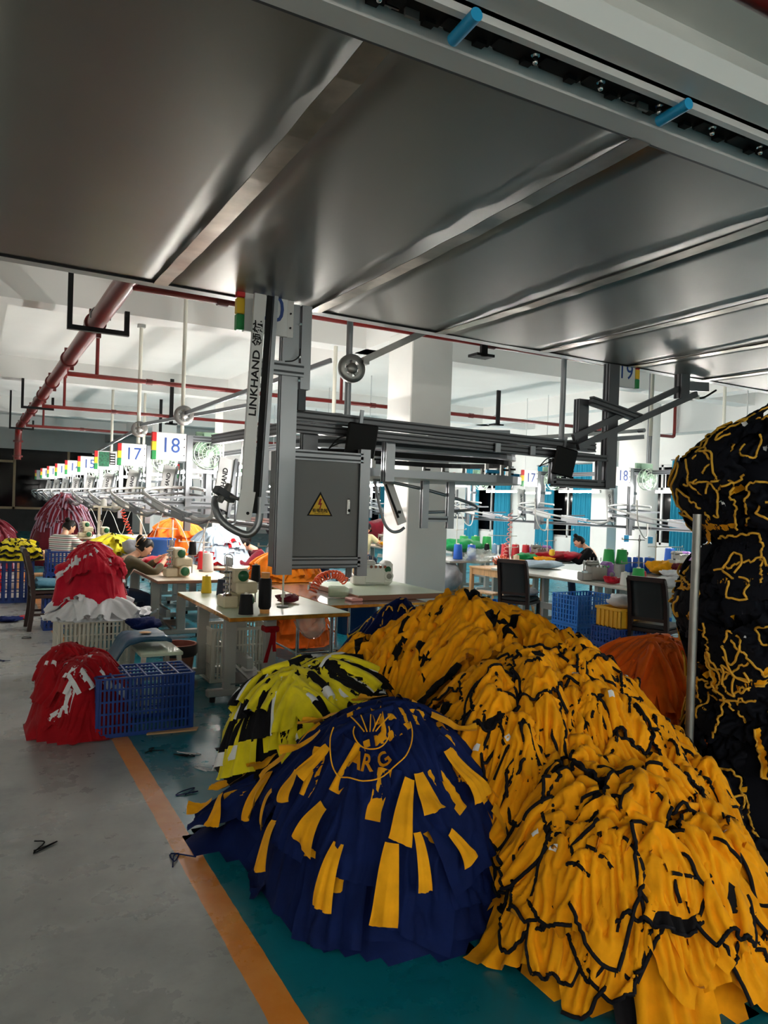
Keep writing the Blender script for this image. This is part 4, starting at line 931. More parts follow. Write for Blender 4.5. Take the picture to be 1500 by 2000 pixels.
overlock('grey overlock machine with purple motor cover on the long white table', 7.2, 7.25, .781, R(-20), 'machine_purple')
overlock('white overlock machine with green oval badge beyond the cabinet', 3.82, 7.15, .825, R(-15), 'white_plastic')
overlock('far purple-covered machine of the worker in the cream shirt', 7.9, 14.2, .781, R(-15), 'machine_purple'); overlock('purple-covered machine beside the white column at the blue cones', 7.15, 11.25, .781, 0, 'machine_purple')
overlock('purple-covered machine in front of the far right worker', 9.1, 10.6, .781, R(-10), 'machine_purple'); overlock('purple-covered machine on the grey table behind the right chair', 10.9, 9.0, .781, 0, 'machine_purple')

# ---- thread cones
CONE = {}


def cone(col, lab, x, y, z=.781, r=.055, h=.2, tall=False, grp=None, core=(232, 228, 216)):
    k = (col, tall)
    if k not in CONE:
        m = mat('thread_' + '_'.join(map(str, col)), col, .5, bump=(90, .25), stretch=(1, 1, 8)); cm = mat('cone_core_paper', core, .6)
        p = [(0, .02), (1, .02), (.97, .1), (.80, .93), (.74, .96), (0, .96)] if not tall else [(0, .1), (.8, .1), (1, .16), (1, .8), (.85, .86), (0, .86)]
        q = [(0, 0), (.9, 0), (.9, .02), (0, .02)] if not tall else [(0, 0), (.72, 0), (.78, .1), (0, .1)]
        s = [(.3, .96), (.25, 1.03), (.0, 1.03)] if not tall else [(.6, .86), (.66, .93), (.7, 1), (.5, 1), (0, .96)]
        CONE[k] = (MB().lathe(p, n=22).mesh('thread', m), MB().lathe(q, n=18).lathe(s, n=18).mesh('core', cm))
    t = thing('thread_cone', lab, 'thread cone', (x, y, z), 0, grp)
    for nm, me in zip(('thread', 'core'), CONE[k]): o = obj(nm, me, t); o.scale = (r, r, h)
    return t


BLK, GRN, BLU, RED, WHT, NVY, CRM, YEL, PUR, SKY = (18, 18, 22), (40, 172, 84), (28, 98, 200), (206, 40, 52), (238, 238, 234), (28, 36, 58), (226, 216, 190), (248, 206, 40), (128, 70, 160), (130, 170, 200)
cone(BLK, 'short black thread cone at the front edge of the near sewing table', 1.93, 5.74, r=.06, h=.17); cone(BLK, 'tall black thread tube with tan ends at the front edge of the near sewing table', 2.10, 5.78, r=.052, h=.33, tall=True, core=(226, 160, 90))
cone(BLK, 'black thread cone on the pin above the near flatlock machine', 2.24, 6.42, .96, r=.045, h=.16); cone(WHT, 'big white thread spool on the floor by the near table leg', 2.2, 6.42, 0, r=.075, h=.23, tall=True)
cone(BLK, 'black thread cone above the machine of the worker in olive', 2.36, 9.1, 1.0, r=.05, h=.17); cone(RED, 'red thread cone on the table of the worker in olive', 2.62, 9.55, r=.075, h=.24); cone(WHT, 'white thread cone beside the red one on the table of the worker in olive', 2.6, 9.25, r=.07, h=.24); cone(NVY, 'dark thread cone at the rear of the near sewing table', 2.1, 6.95, r=.06, h=.16); cone(YEL, 'yellow thread cone at the rear of the near sewing table', 2.0, 7.15, r=.05, h=.17)
for k in range(4): cone(CRM, 'cream thread cone of a row of four on the shelf before the lilac heap', 1.95 + .16 * k, 13.1, .79, r=.06, h=.2, grp='cream cones behind the worker in stripes')
for k in range(2): cone(WHT, 'pale thread cone %s the row of cream cones' % ('left of', 'above')[k], 1.82 + .3 * k, 13.0 + .15 * k, .79 + .2 * k * 0, r=.05, h=.26, core=(232, 232, 228))
cone(GRN, 'big bright green thread cone at the front of the long white table', 7.28, 6.62, r=.085, h=.23); cone(WHT, 'white thread cone left of the big bright green cone', 7.16, 6.72, r=.065, h=.17); cone(RED, 'red thread cone hidden behind the big bright green cone', 7.6, 6.85, r=.06, h=.17)
for k in range(2): cone(GRN, '%s cone of the dark green pair behind the metal thread stand' % ('left', 'right')[k], 7.92 + .17 * k, 7.75 - .08 * k, .96, r=.085, h=.21); 
tag(MB().cyl((7.99, 7.7, .78), (7.99, 7.7, .96), .14, n=20).build('cone_pedestal', 'steel_dull'), 'round metal pedestal under the pair of green cones', 'stand')
for k in range(3): cone(BLU, '%s blue cone of the trio behind the right chair' % ('left', 'middle', 'right')[k], 8.75 + .17 * k, 8.2 - .07 * k, r=.09, h=.24)
cone(BLU, 'blue cone at the far right table in front of the teal curtain', 11.0, 9.3, r=.1, h=.3)
for k in range(4): cone(RED, '%s red cone in front of the far round column' % ('leftmost', 'second', 'third', 'rightmost')[k], 8.62 + .16 * k, 11.0 - .1 * k, r=.08, h=.26)
for k in range(2): cone(BLU, '%s blue cone on the grey table beside the white column' % ('left', 'right')[k], 7.4 + .2 * k, 10.75 - .12 * k, r=.085, h=.27)
for k in range(3): cone(GRN, '%s green cone on the dark table behind the pine table' % ('left', 'middle', 'right')[k], 8.95 + .25 * k, 12.8 - .06 * k, r=.11, h=.32)
for k, c in enumerate((BLK, SKY, NVY, WHT, WHT)): cone(c, '%s cone of the small row behind the coiled orange hose' % ('black', 'sky blue', 'navy', 'first white', 'second white')[k], 8.95 + .14 * k, 12.0 - .06 * k, r=.06, h=.2)
cone(CRM, 'cream cone standing on the pine table end', 8.0, 9.9, .72, r=.06, h=.2); cone(PUR, 'purple cone near the far right worker', 9.35, 11.1, r=.07, h=.2); cone(YEL, 'yellow cone in front of the far right worker', 8.95, 10.1, r=.06, h=.22)


for (x, y, h, lab) in ((2.24, 6.42, .96, 'thin pin holding the black cone above the near machine'), (2.36, 9.1, 1.0, 'thin pin holding the black cone above the machine of the worker in olive')):
    t = thing('cone_pin', lab, 'thread stand', (x, y, .781)); MB().cyl((0, 0, 0), (0, 0, h - .785), .007, n=8).build('pin', 'steel_dull', t); MB().cyl((0, 0, h - .79), (0, 0, h - .783), .05, n=16).build('plate', 'steel_dull', t)


# ---- thread stands
def stand(lab, x, y, z, h, arms, m='tube_white'):
    t = thing('thread_stand', lab, 'thread stand', (x, y, z)); MB().cyl((0, 0, 0), (0, 0, h), .009, n=8).build('pole', m, t); MB().lathe([(0, 0), (.05, 0), (.05, .012), (.012, .02)], n=16).build('base', 'steel_dull', t)
    for za, l, a in arms: MB().cyl((-l * .3 * math.cos(a), -l * .3 * math.sin(a), za), (l * math.cos(a), l * math.sin(a), za + .005), .006, n=6).tube([(l * math.cos(a), l * math.sin(a), za + .015 * k) for k in range(3)], .009, 6).build('arm', m, t); MB().box((0, 0, za), (.028, .028, .03)).build('clamp', m, t)


stand('white thread stand with cross arm in front of the control cabinet', 2.36, 6.05, .781, .62, ((.52, .22, 2.9), (.3, .06, 0), (.1, .05, 1)))
stand('white thread stand behind the near flatlock machine', 2.55, 9.3, .781, .55, ((.36, .3, 2.8), (.3, .1, 0)), 'white_plastic'); stand('white thread stand right of the worker in olive', 2.3, 9.9, .781, .62, ((.5, .2, 2.6),), 'white_plastic')
stand('thin metal thread stand with green cones at the long white table', 7.75, 7.05, .781, .62, ((.55, .28, 3.0), (.25, .3, 3.1)), 'steel_dull'); stand('thread stand with angled arm near the pine table', 8.1, 10.2, .72, .7, ((.5, .4, 2.9), (.3, .2, .2)), 'tube_white')
stand('thread stand at the red cones', 9.1, 10.4, .781, .8, ((.55, .5, -.3), (.35, .2, 0)), 'tube_white'); stand('thread stand behind the right chair before the teal curtain', 9.15, 8.0, .781, .6, ((.4, .45, -.3),), 'tube_white'); stand('thread stand at the grey table near the white column', 7.5, 10.95, .781, .75, ((.5, .3, .4), (.2, .1, 0)), 'tube_white')
ws = thing('thread_shelf', 'white pole shelf holding white spools above the cream cones', 'shelf', (1.85, 13.2, .78))
for x in (0, .68): MB().span((x - .02, -.02, 0), (x + .02, .02, .72)).build('post', 'leg_cream', ws)
MB().span((-.1, -.06, .7), (.74, .06, .73)).build('board', 'leg_cream', ws)
for k in range(4): cone(WHT, 'white spool of a row on the pole shelf behind the worker in stripes', 1.92 + .17 * k, 13.2, 1.51, r=.05, h=.12, grp='white spools on the pole shelf')


def coil(lab, path, r, turns, m, tr=.008):
    P = spline(path, 10); n = turns * 9; out = []
    for i in range(n + 1):
        t = i / n * (len(P) - 1); k = min(int(t), len(P) - 2); p = P[k].lerp(P[k + 1], t - k); d = (P[k + 1] - P[k]).normalized(); a = d.cross(Vector((.3, .9, .1))).normalized(); b2 = d.cross(a); w = 2 * math.pi * turns * i / n
        out.append(p + a * r * math.cos(w) + b2 * r * math.sin(w))
    h = thing('air_hose', lab, 'hose'); MB().tube(out, tr, 5).build('coil', m, h); b = MB(); b.cyl(out[0], out[0] + Vector((0, 0, .05)), tr * 1.6, n=8); b.cyl(out[-1], out[-1] - Vector((0, 0, .03)), tr * 1.6, n=8); b.build('fitting', 'steel', h)


coil('coiled orange air hose arching over the silver table', [(2.98, 6.85, .80), (3.08, 6.88, .93), (3.28, 6.95, .96), (3.42, 7.0, .88)], .04, 15, 'orange_plastic', .01)
coil('pink coiled air hose hanging down to the pine table', [(8.0, 10.1, 1.62), (7.96, 10.05, 1.3), (7.85, 10.0, .98), (7.78, 9.95, .78)], .035, 12, 'pink_plastic'); coil('coiled orange hose lying on the pine table', [(7.55, 9.9, .80), (7.6, 9.85, .86), (7.68, 9.8, .86), (7.74, 9.78, .78)], .05, 9, 'orange_plastic')
coil('red coiled air hose hanging from the pole shelf of the worker in stripes', [(2.2, 13.1, 1.45), (2.26, 13.05, 1.25), (2.34, 13.05, 1.05)], .035, 8, mat('coil_red', (236, 90, 70), .4))

# ---- small things
gb = thing('glass_jar', 'clear green-tinted plastic jar lying on the silver table', 'jar', (3.05, 6.62, .83)); gb.rotation_euler = (0, R(90), R(-25))
MB().lathe([(0, 0), (.052, .0), (.058, .02), (.058, .16), (.04, .19), (.034, .2), (.034, .22)], n=20).build('body', 'clear_green', gb); MB().lathe([(0, .235), (.04, .235), (.04, .205), (.034, .205)], n=20).build('lid', 'white_plastic', gb)
tag(MB().box((3.2, 6.36, .785), (.12, .16, .03), 0, None, .008).build('folded_cloth', 'pink_plastic'), 'pink folded cloth under the pale green table top', 'cloth')
wb = thing('water_bottle', 'clear water bottle with red label on the teal floor behind the near table leg', 'bottle', (2.12, 6.75, 0)); MB().lathe([(0, 0), (.032, 0), (.034, .03), (.032, .15), (.014, .19), (.013, .21)], n=16).build('body', 'clear', wb); MB().lathe([(.034, .07), (.034, .12)], n=16).build('label', 'c_crimson', wb); MB().lathe([(.015, .2), (.015, .225), (0, .225)], n=12).build('cap', 'white_plastic', wb)
rb = thing('red_ribbon', 'red ribbon tied in a knot around the near table leg', 'ribbon', (2.04, 6.08, .56))
b = MB(); b.box((.24, .04, .03), (.13, .12, .05), 0, None, .01); b.box((.24, -.03, .02), (.05, .03, .05), 0, None, .012); b.build('band', 'c_red', rb); b = MB()
for (dx, l, w) in ((-.06, .26, .04), (.02, .17, .035)): b.add([(.24 + dx * s_ - w / 2 * (1 - .1 * s_), -.035 - .01 * math.sin(s_ * 5), .01 - l * s_) for s_ in np.linspace(0, 1, 7)] + [(.24 + dx * s_ + w / 2, -.035 - .012 * math.cos(s_ * 4), .01 - l * s_) for s_ in np.linspace(0, 1, 7)], [(i, i + 7, i + 8, i + 1) for i in range(6)], 0, True)
b.build('tail', 'c_red', rb)
def crumple(name, lab, cat, x, y, z, r, m, n=26, flat=.6, seed=1, am=.28):
    q = np.random.default_rng(seed); vs = []; k = n // 2; ph = q.uniform(0, 6.28, 8)
    for i in range(k + 1):
        p = math.pi * i / k
        for j in range(n):
            t = 2 * math.pi * j / n; rr = r * (1 + am * (math.sin(3 * t + ph[0] + 2 * p) * .5 + math.sin(5 * p + 4 * t + ph[1]) * .4 + math.sin(9 * t - 6 * p + ph[2]) * .3) * math.sin(p))
            vs.append((rr * math.sin(p) * math.cos(t), rr * math.sin(p) * math.sin(t), max(0, flat * rr * (math.cos(p) * .5 + .5) * 1.3)))
    o = MB().add(vs, [(i * n + j, (i + 1) * n + j, (i + 1) * n + (j + 1) % n, i * n + (j + 1) % n) for i in range(k) for j in range(n)], 0, True).build(name, m); o.location = (x, y, z)
    return tag(o, lab, cat)


crumple('cloth_bundle', 'grey-white cloth crumpled in the yellow bin', 'cloth', 6.55, 6.12, .60, .2, 'c_white', seed=2); crumple('cloth_bundle', 'yellow cloth on the end of the pine table', 'cloth', 8.0, 9.45, .72, .3, 'c_yellow', flat=.35, seed=3)
crumple('cloth_bundle', 'pale blue printed cloth beside the yellow cloth', 'cloth', 7.75, 9.0, .78, .3, 'c_sky', flat=.3, seed=4); crumple('cloth_bundle', 'green cloth heaped behind the blue cones by the column', 'cloth', 8.6, 12.4, .78, .45, 'c_green', flat=.45, seed=5)
crumple('cloth_bundle', 'red and yellow scraps on the table with red cones', 'cloth', 9.0, 10.25, .78, .3, 'c_red', flat=.4, seed=6); crumple('cloth_bundle', 'lemon scraps beside the red scraps', 'cloth', 8.75, 10.05, .78, .18, 'c_yellow', flat=.4, seed=7); crumple('cloth_bundle', 'green scraps left of the red scraps', 'cloth', 8.6, 10.4, .78, .2, 'c_green', flat=.5, seed=8)
crumple('cloth_bundle', 'pink cloth before the far right worker', 'cloth', 9.35, 10.15, .78, .26, 'c_crimson', flat=.5, seed=9); crumple('cloth_bundle', 'red tangle in front of the white thread cone', 'cloth', 7.12, 6.9, .78, .1, 'c_crimson', flat=.7, seed=10, am=.4)
crumple('plastic_bag', 'clear plastic bag hanging off the grey table by the column', 'bag', 7.55, 10.4, .72, .22, 'clear', flat=.9, seed=11, am=.4); crumple('cloth_bundle', 'white crumpled cloth behind the right chair', 'cloth', 7.55, 6.4, .78, .17, 'c_white', flat=.6, seed=12)
crumple('cloth_bundle', 'black and gold cloth on the narrow metal table', 'cloth', 9.0, 7.75, .78, .2, 'c_gold', flat=.8, seed=13); crumple('cloth_bundle', 'maroon cloth beside the black and gold cloth', 'cloth', 9.15, 7.5, .78, .16, 'c_maroon', flat=.9, seed=14); crumple('cloth_bundle', 'white lace cloth on the narrow metal table', 'cloth', 8.8, 7.35, .78, .17, 'c_white', flat=.5, seed=15)
crumple('cloth_bundle', 'navy cloth under the edge of the lattice crate pile', 'cloth', 1.42, 7.1, .46, .15, 'c_navy', flat=.6, seed=16); crumple('fabric_scrap', 'navy scrap lying on the grey aisle floor', 'scrap', .45, 10.9, 0, .14, 'c_navy', flat=.35, seed=17); crumple('fabric_scrap', 'red scrap lying beside the navy scrap on the aisle floor', 'scrap', .62, 11.1, 0, .11, 'c_red', flat=.25, seed=18)
crumple('cloth_bundle', 'red cloth beside the hands of the worker in olive', 'cloth', 2.1, 9.55, .78, .24, 'c_crimson', flat=.55, seed=19); crumple('cloth_bundle', 'clear bag of fabric on the table of the worker in stripes', 'bag', 2.25, 11.6, .78, .26, 'c_grey', flat=.8, seed=20); crumple('cloth_bundle', 'red cloth scraps behind the tall thread tube', 'cloth', 2.5, 6.3, .781, .1, 'c_maroon', flat=.6, seed=21)
crumple('plastic_bag', 'clear plastic bag hanging beside the red ribbon', 'bag', 2.62, 6.0, .5, .12, 'clear', flat=1.6, seed=22, am=.35); crumple('cloth_bundle', 'tangle of black and red cords on the floor under the silver table', 'cords', 3.3, 6.6, 0, .3, 'c_black', flat=.3, seed=23, am=.5)
crumple('cloth_bundle', 'dark jackets hung behind the stooping worker', 'clothes', 4.62, 11.6, 1.0, .42, 'c_midnight', flat=1.1, seed=24); crumple('cloth_bundle', 'dark red cloth heaped behind the worker in the cream shirt', 'cloth', 8.6, 15.5, .78, .6, 'c_maroon', flat=.7, seed=25); crumple('cloth_bundle', 'yellow cloth in front of the worker in the cream shirt', 'cloth', 7.85, 13.75, .78, .28, 'c_yellow', flat=.4, seed=26)
crumple('cloth_bundle', 'grey cloth hung under the table beside the white column', 'cloth', 7.1, 10.6, .25, .25, 'c_grey', flat=1.5, seed=27, am=.15); crumple('cloth_bundle', 'white terry bundle on the grey table behind the right chair', 'cloth', 11.0, 7.9, .78, .3, 'c_white', flat=.5, seed=28)
# sign tabs hanging at the right row, lint scraps
for k, (x, y) in enumerate(((10.33, 9.7), (10.38, 9.2))): t = thing('hanging_tag', '%s blue tag hanging above the far right worker' % ('left', 'right')[k], 'tag', (x, y, 1.22)); MB().box((0, 0, 0), (.12, .01, .12), 0, None, .004).build('card', 'blue_tube', t); MB().cyl((0, 0, .06), (0, 0, .44 - .06 * k), .003, n=5).build('string', 'cable', t)
for k in range(5):
    y = 10.5 + 2.62 * k; t = thing('hanging_cable', 'white power cable drooping under the left conveyor, %s from the front' % ORD[k], 'cable'); MB().tube(spline([(2.6, y - 1.4, 1.55), (2.5, y - 1.3, 1.2), (2.42, y - 1.25, .98), (2.3, y - 1.1, 1.3), (2.2, y - .9, 1.5)], 6), .006, 5).build('cord', 'cable', t)
for k in range(3):
    y = 9.4 + 2.62 * k; t = thing('hanging_cable', 'white power cable drooping under the right conveyor, %s from the front' % ORD[k], 'cable'); MB().tube(spline([(10.5, y, 1.6), (10.3, y - .2, 1.3), (10.1, y - .3, 1.28), (9.9, y - .35, 1.5), (9.8, y - .4, 1.9)], 6), .012, 5).build('cord', 'cable', t)
q = np.random.default_rng(11)
for i, (x, y) in enumerate(((.62, 6.9), (1.25, 4.9), (1.32, 4.6), (1.12, 4.3), (.35, 3.9), (1.3, 4.95), (.9, 3.5), (.6, 9.6), (1.5, 4.2), (.3, 8.4), (1.1, 5.1))):
    o = MB().tube(spline([(x + q.uniform(-.07, .07), y + q.uniform(-.07, .07), .004 + .004 * (j % 2)) for j in range(6)], 4), .0035, 4).build('thread_scrap', ('c_navy', 'c_black', 'c_white')[i % 3]); tag(o, 'small loose thread lying on the floor near the floor stripe', 'scrap', 'loose threads on the floor')

# ================================================================== people
def skin_mesh(joints, edges, sub=2):
    """joints {name: (pos, radius)}; edges [(a, b)]; a tapered continuous surface grown from the skeleton."""
    names = list(joints); me = bpy.data.meshes.new('sk'); me.from_pydata([joints[n][0] for n in names], [(names.index(a), names.index(b)) for a, b in edges], [])
    o = bpy.data.objects.new('sk', me); COL.objects.link(o); md = o.modifiers.new('s', 'SKIN'); md.use_smooth_shade = True
    for i, n in enumerate(names):
        r = joints[n][1]; d = me.skin_vertices[0].data[i]; d.radius = r if hasattr(r, '__len__') else (r, r); d.use_root = (i == 0)
    s = o.modifiers.new('d', 'SUBSURF'); s.levels = s.render_levels = sub
    bpy.context.view_layer.update(); dg = bpy.context.evaluated_depsgraph_get(); r = bpy.data.meshes.new_from_object(o.evaluated_get(dg)); bpy.data.objects.remove(o); bpy.data.meshes.remove(me)
    return r


def person(lab, x, y, rz, lean, nod, shirt, trousers, hands, hair='bun', sleeve=.0, turn=0., cap=None, vest=None):
    """Seated figure facing local +y; lean and nod in radians; hands [(x,y,z)] left and right; sleeve 0 short, 1 long."""
    p = thing('person', lab, 'person', (x, y, 0), rz); V_ = Vector
    pel = V_((0, 0, .56)); sd, cd = math.sin(lean), math.cos(lean)
    waist = pel + V_((0, .16 * sd * .6, .16 * cd)); chest = waist + V_((0, .20 * sd, .20 * cd)); top = chest + V_((0, .12 * sd * 1.1, .12 * cd)); nk = top + V_((0, .07 * math.sin(lean + nod * .5), .07 * math.cos(lean + nod * .5))); hd = nk + V_((0, .13 * math.sin(lean * .6 + nod), .13 * math.cos(lean * .6 + nod)))
    J = dict(pel=(pel, (.145, .11)), waist=(waist, (.125, .095)), chest=(chest, (.145, .1)), top=(top, (.085, .065)), neck=(nk, .048), hd0=(nk + (hd - nk) * .45, .05)); E_ = [('pel', 'waist'), ('waist', 'chest'), ('chest', 'top'), ('top', 'neck'), ('neck', 'hd0')]
    SJ = {k: (J[k][0], tuple(r + .014 for r in J[k][1])) for k in ('pel', 'waist', 'chest', 'top')}; SE = E_[:3]; TJ_ = dict(pel=(pel - V_((0, 0, .0)), (.155, .12))); TE = []
    for s, nm in ((-1, 'l'), (1, 'r')):
        h = V_(hands[0 if s < 0 else 1]); sh = chest + V_((s * .165, .085 * sd, .085 * cd)); dv = h - sh; L1, L2 = .29, .25; D = min(dv.length, .52); dn = dv.normalized(); a = (L1 * L1 - L2 * L2 + D * D) / (2 * D); hh = math.sqrt(max(0, L1 * L1 - a * a)); pole = V_((s * .7, -.3, -.7)); pole = (pole - dn * pole.dot(dn)).normalized(); el = sh + dn * a + pole * hh; wr = sh + dn * D
        J[nm + 'sh'] = (sh, .058); J[nm + 'el'] = (el, .042); J[nm + 'wr'] = (wr, .028); f = (wr - el).normalized(); pm = wr + f * .055; J[nm + 'pm'] = (pm, (.036, .018)); E_ += [('chest', nm + 'sh'), (nm + 'sh', nm + 'el'), (nm + 'el', nm + 'wr'), (nm + 'wr', nm + 'pm')]
        side = f.cross(V_((0, 0, 1))).normalized()
        for k in range(4):
            b0 = pm + side * (k - 1.5) * .017 + f * .02; l = (.062, .074, .068, .05)[k]; m1 = b0 + f * l * .5 + V_((0, 0, -.008)); m2 = m1 + f * l * .4 + V_((0, 0, -.026)); J['%sf%d' % (nm, k)] = (b0, .0085); J['%sg%d' % (nm, k)] = (m1, .008); J['%sh%d' % (nm, k)] = (m2, .0065); E_ += [(nm + 'pm', '%sf%d' % (nm, k)), ('%sf%d' % (nm, k), '%sg%d' % (nm, k)), ('%sg%d' % (nm, k), '%sh%d' % (nm, k))]
        tb = wr + f * .03 - side * s * .03; J[nm + 't1'] = (tb, .011); J[nm + 't2'] = (tb + f * .035 - side * s * .012 + V_((0, 0, -.012)), .008); E_ += [(nm + 'wr', nm + 't1'), (nm + 't1', nm + 't2')]
        hip = pel + V_((s * .09, .03, -.03)); kn = V_((s * .12, .44, .5)); an = V_((s * .12, .40, .09)); toe = V_((s * .13, .54, .04))
        J.update({nm + 'hip': (hip, .085), nm + 'kn': (kn, .058), nm + 'an': (an, .038), nm + 'toe': (toe, .03)}); E_ += [('pel', nm + 'hip'), (nm + 'hip', nm + 'kn'), (nm + 'kn', nm + 'an'), (nm + 'an', nm + 'toe')]
        TJ_.update({nm + 'hip': (hip, .098), nm + 'kn': (kn, .07), nm + 'an': (an + V_((0, 0, .02)), .055)}); TE += [('pel', nm + 'hip'), (nm + 'hip', nm + 'kn'), (nm + 'kn', nm + 'an')]
        SJ[nm + 'sh'] = (sh, .074); c = el if sleeve else sh.lerp(el, .62); SJ[nm + 'c'] = (c, .058 if sleeve else .062); SE += [('chest', nm + 'sh'), (nm + 'sh', nm + 'c')]
        if sleeve: SJ[nm + 'w'] = (el.lerp(wr, .92 if sleeve > .9 else sleeve), .043); SE += [(nm + 'c', nm + 'w')]
    body = skin_mesh(J, E_); b = MB(); b.add([v.co for v in body.vertices], [tuple(f.vertices) for f in body.polygons], 0, True)
    # head: ellipsoid with brow, nose, chin and ears
    q = lean * .6 + nod; Rm = Matrix.Rotation(turn, 3, 'Z') @ Matrix.Rotation(-q * .8, 3, 'X'); n = 20; hv = []
    def hp(v): return hd + Rm @ V_(v)
    for i in range(13):
        ph = math.pi * i / 12
        for k in range(n):
            t = 2 * math.pi * k / n; vx, vy, vz = .073 * math.sin(ph) * math.cos(t), .09 * math.sin(ph) * math.sin(t), .112 * math.cos(ph)
            if vy > .03: vy += .006 * math.exp(-((vz + .085) / .02) ** 2) - .006 * math.exp(-((vz - .01) / .018) ** 2) * (1 if abs(vx) > .012 else 0)
            if vz < -.04: vx *= 1 - .35 * (-.04 - vz) / .07
            hv.append(hp((vx, vy, vz)))
    b.add(hv, [(i * n + k, (i + 1) * n + k, (i + 1) * n + (k + 1) % n, i * n + (k + 1) % n) for i in range(12) for k in range(n)], 0, True)
    b.add([hp(v) for v in ((-.012, .085, -.022), (.012, .085, -.022), (0, .112, -.02), (0, .09, .02))], [(0, 1, 2), (1, 3, 2), (3, 0, 2), (0, 3, 1)], 0, True)
    for s in (-1, 1): c = hp((s * .074, -.005, -.005)); b.ball(c, (.012, .02, .03), 8)
    b.build('body', 'skin', p)
    e = MB()
    for s in (-1, 1): c = hp((s * .03, .083, .012)); e.ball(c, (.011, .008, .006), 8); e.bar(hp((s * .015, .09, .035)), hp((s * .046, .08, .034)), .006, .006)
    e.build('eyes', 'hair', p); m_ = MB(); m_.bar(hp((-.022, .086, -.058)), hp((.022, .086, -.058)), .006, .01); m_.build('lips', mat('lips', (190, 110, 100), .5), p)
    h = MB(); hv = []; fs = []
    for i in range(11):
        ph = math.pi * .66 * i / 10
        for k in range(n):
            t = 2 * math.pi * k / n; g = .012 + .003 * math.sin(k * 2.3); lim = .48 if 0 < math.sin(t) and math.sin(t) > .25 else 1.; a = ph * lim
            hv.append(hp(((.073 + g) * math.sin(a) * math.cos(t), (.09 + g) * math.sin(a) * math.sin(t) - .006, (.112 + g) * math.cos(a))))
    h.add(hv, [(i * n + k, (i + 1) * n + k, (i + 1) * n + (k + 1) % n, i * n + (k + 1) % n) for i in range(10) for k in range(n)], 0, True)
    if hair == 'bun': h.ball(hp((0, -.1, .075)), (.045, .045, .04), 12)
    elif hair == 'topknot': h.ball(hp((0, -.03, .13)), (.042, .042, .036), 12)
    elif hair == 'low': h.ball(hp((0, -.1, -.02)), (.05, .04, .07), 12)
    h.build('hair', 'hair', p)
    if hair == 'clip': h = MB(); h.ball(hp((0, -.1, .03)), (.05, .05, .075), 12); h.build('hair', 'hair', p); k = MB(); k.tube([hp((.05, -.10 + .03 * math.sin(t), .03 + .08 * math.cos(t))) for t in np.linspace(0, 2 * math.pi, 14)], .006, 5); k.build('hair_clip', 'carton', p)
    if cap: c = MB(); c.add([hp((.09 * math.sin(a) * math.cos(t), .107 * math.sin(a) * math.sin(t), .13 * math.cos(a))) for a in np.linspace(0, 1.5, 8) for t in np.linspace(0, 6.283, 19)[:-1]], [(i * 18 + k, i * 18 + 18 + k, i * 18 + 18 + (k + 1) % 18, i * 18 + (k + 1) % 18) for i in range(7) for k in range(18)], 0, True); c.add([hp((.08 * math.cos(t) * r, .1 + .07 * (r - 1) + .08 * r * math.sin(t), .02)) for r in (.2, 1) for t in np.linspace(0, math.pi, 9)], [(i, i + 1, i + 10, i + 9) for i in range(8)]); c.build('cap', cap, p)
    sm = skin_mesh(SJ, SE); sm.materials.clear(); sm.materials.append(M[shirt] if isinstance(shirt, str) else shirt); obj('shirt', sm, p)
    tm = skin_mesh(TJ_, TE); tm.materials.clear(); tm.materials.append(M[trousers]); obj('trousers', tm, p)
    if vest: vj = {k: (SJ[k][0], tuple(r + .012 for r in SJ[k][1])) for k in ('pel', 'waist', 'chest')}; vm = skin_mesh(vj, [('pel', 'waist'), ('waist', 'chest')]); vm.materials.clear(); vm.materials.append(M[vest]); obj('apron', vm, p)
    b = MB()
    for s in (-1, 1): b.box((s * .125, .48, .035), (.085, .22, .07), 0, None, .03)
    b.build('shoes', 'black', p)
    return p


def stripes(name, cols, period):
    m = mat(name, cols[0], .85); nt = m.node_tree; b = nt.nodes['Principled BSDF']; tc = nt.nodes.new('ShaderNodeTexCoord'); sp = nt.nodes.new('ShaderNodeSeparateXYZ'); nt.links.new(tc.outputs['Object'], sp.inputs[0])
    ml = nt.nodes.new('ShaderNodeMath'); ml.operation = 'MULTIPLY'; ml.inputs[1].default_value = 1 / period; nt.links.new(sp.outputs['Z'], ml.inputs[0]); fr_ = nt.nodes.new('ShaderNodeMath'); fr_.operation = 'FRACT'; nt.links.new(ml.outputs[0], fr_.inputs[0])
    rp = nt.nodes.new('ShaderNodeValToRGB'); rp.color_ramp.interpolation = 'CONSTANT'; e = rp.color_ramp.elements; n = len(cols)
    while len(e) < n: e.new(.5)
    for i, c in enumerate(cols): e[i].position = i / n; e[i].color = (*lin(c), 1)
    nt.links.new(fr_.outputs[0], rp.inputs[0]); nt.links.new(rp.outputs[0], b.inputs['Base Color']); return m


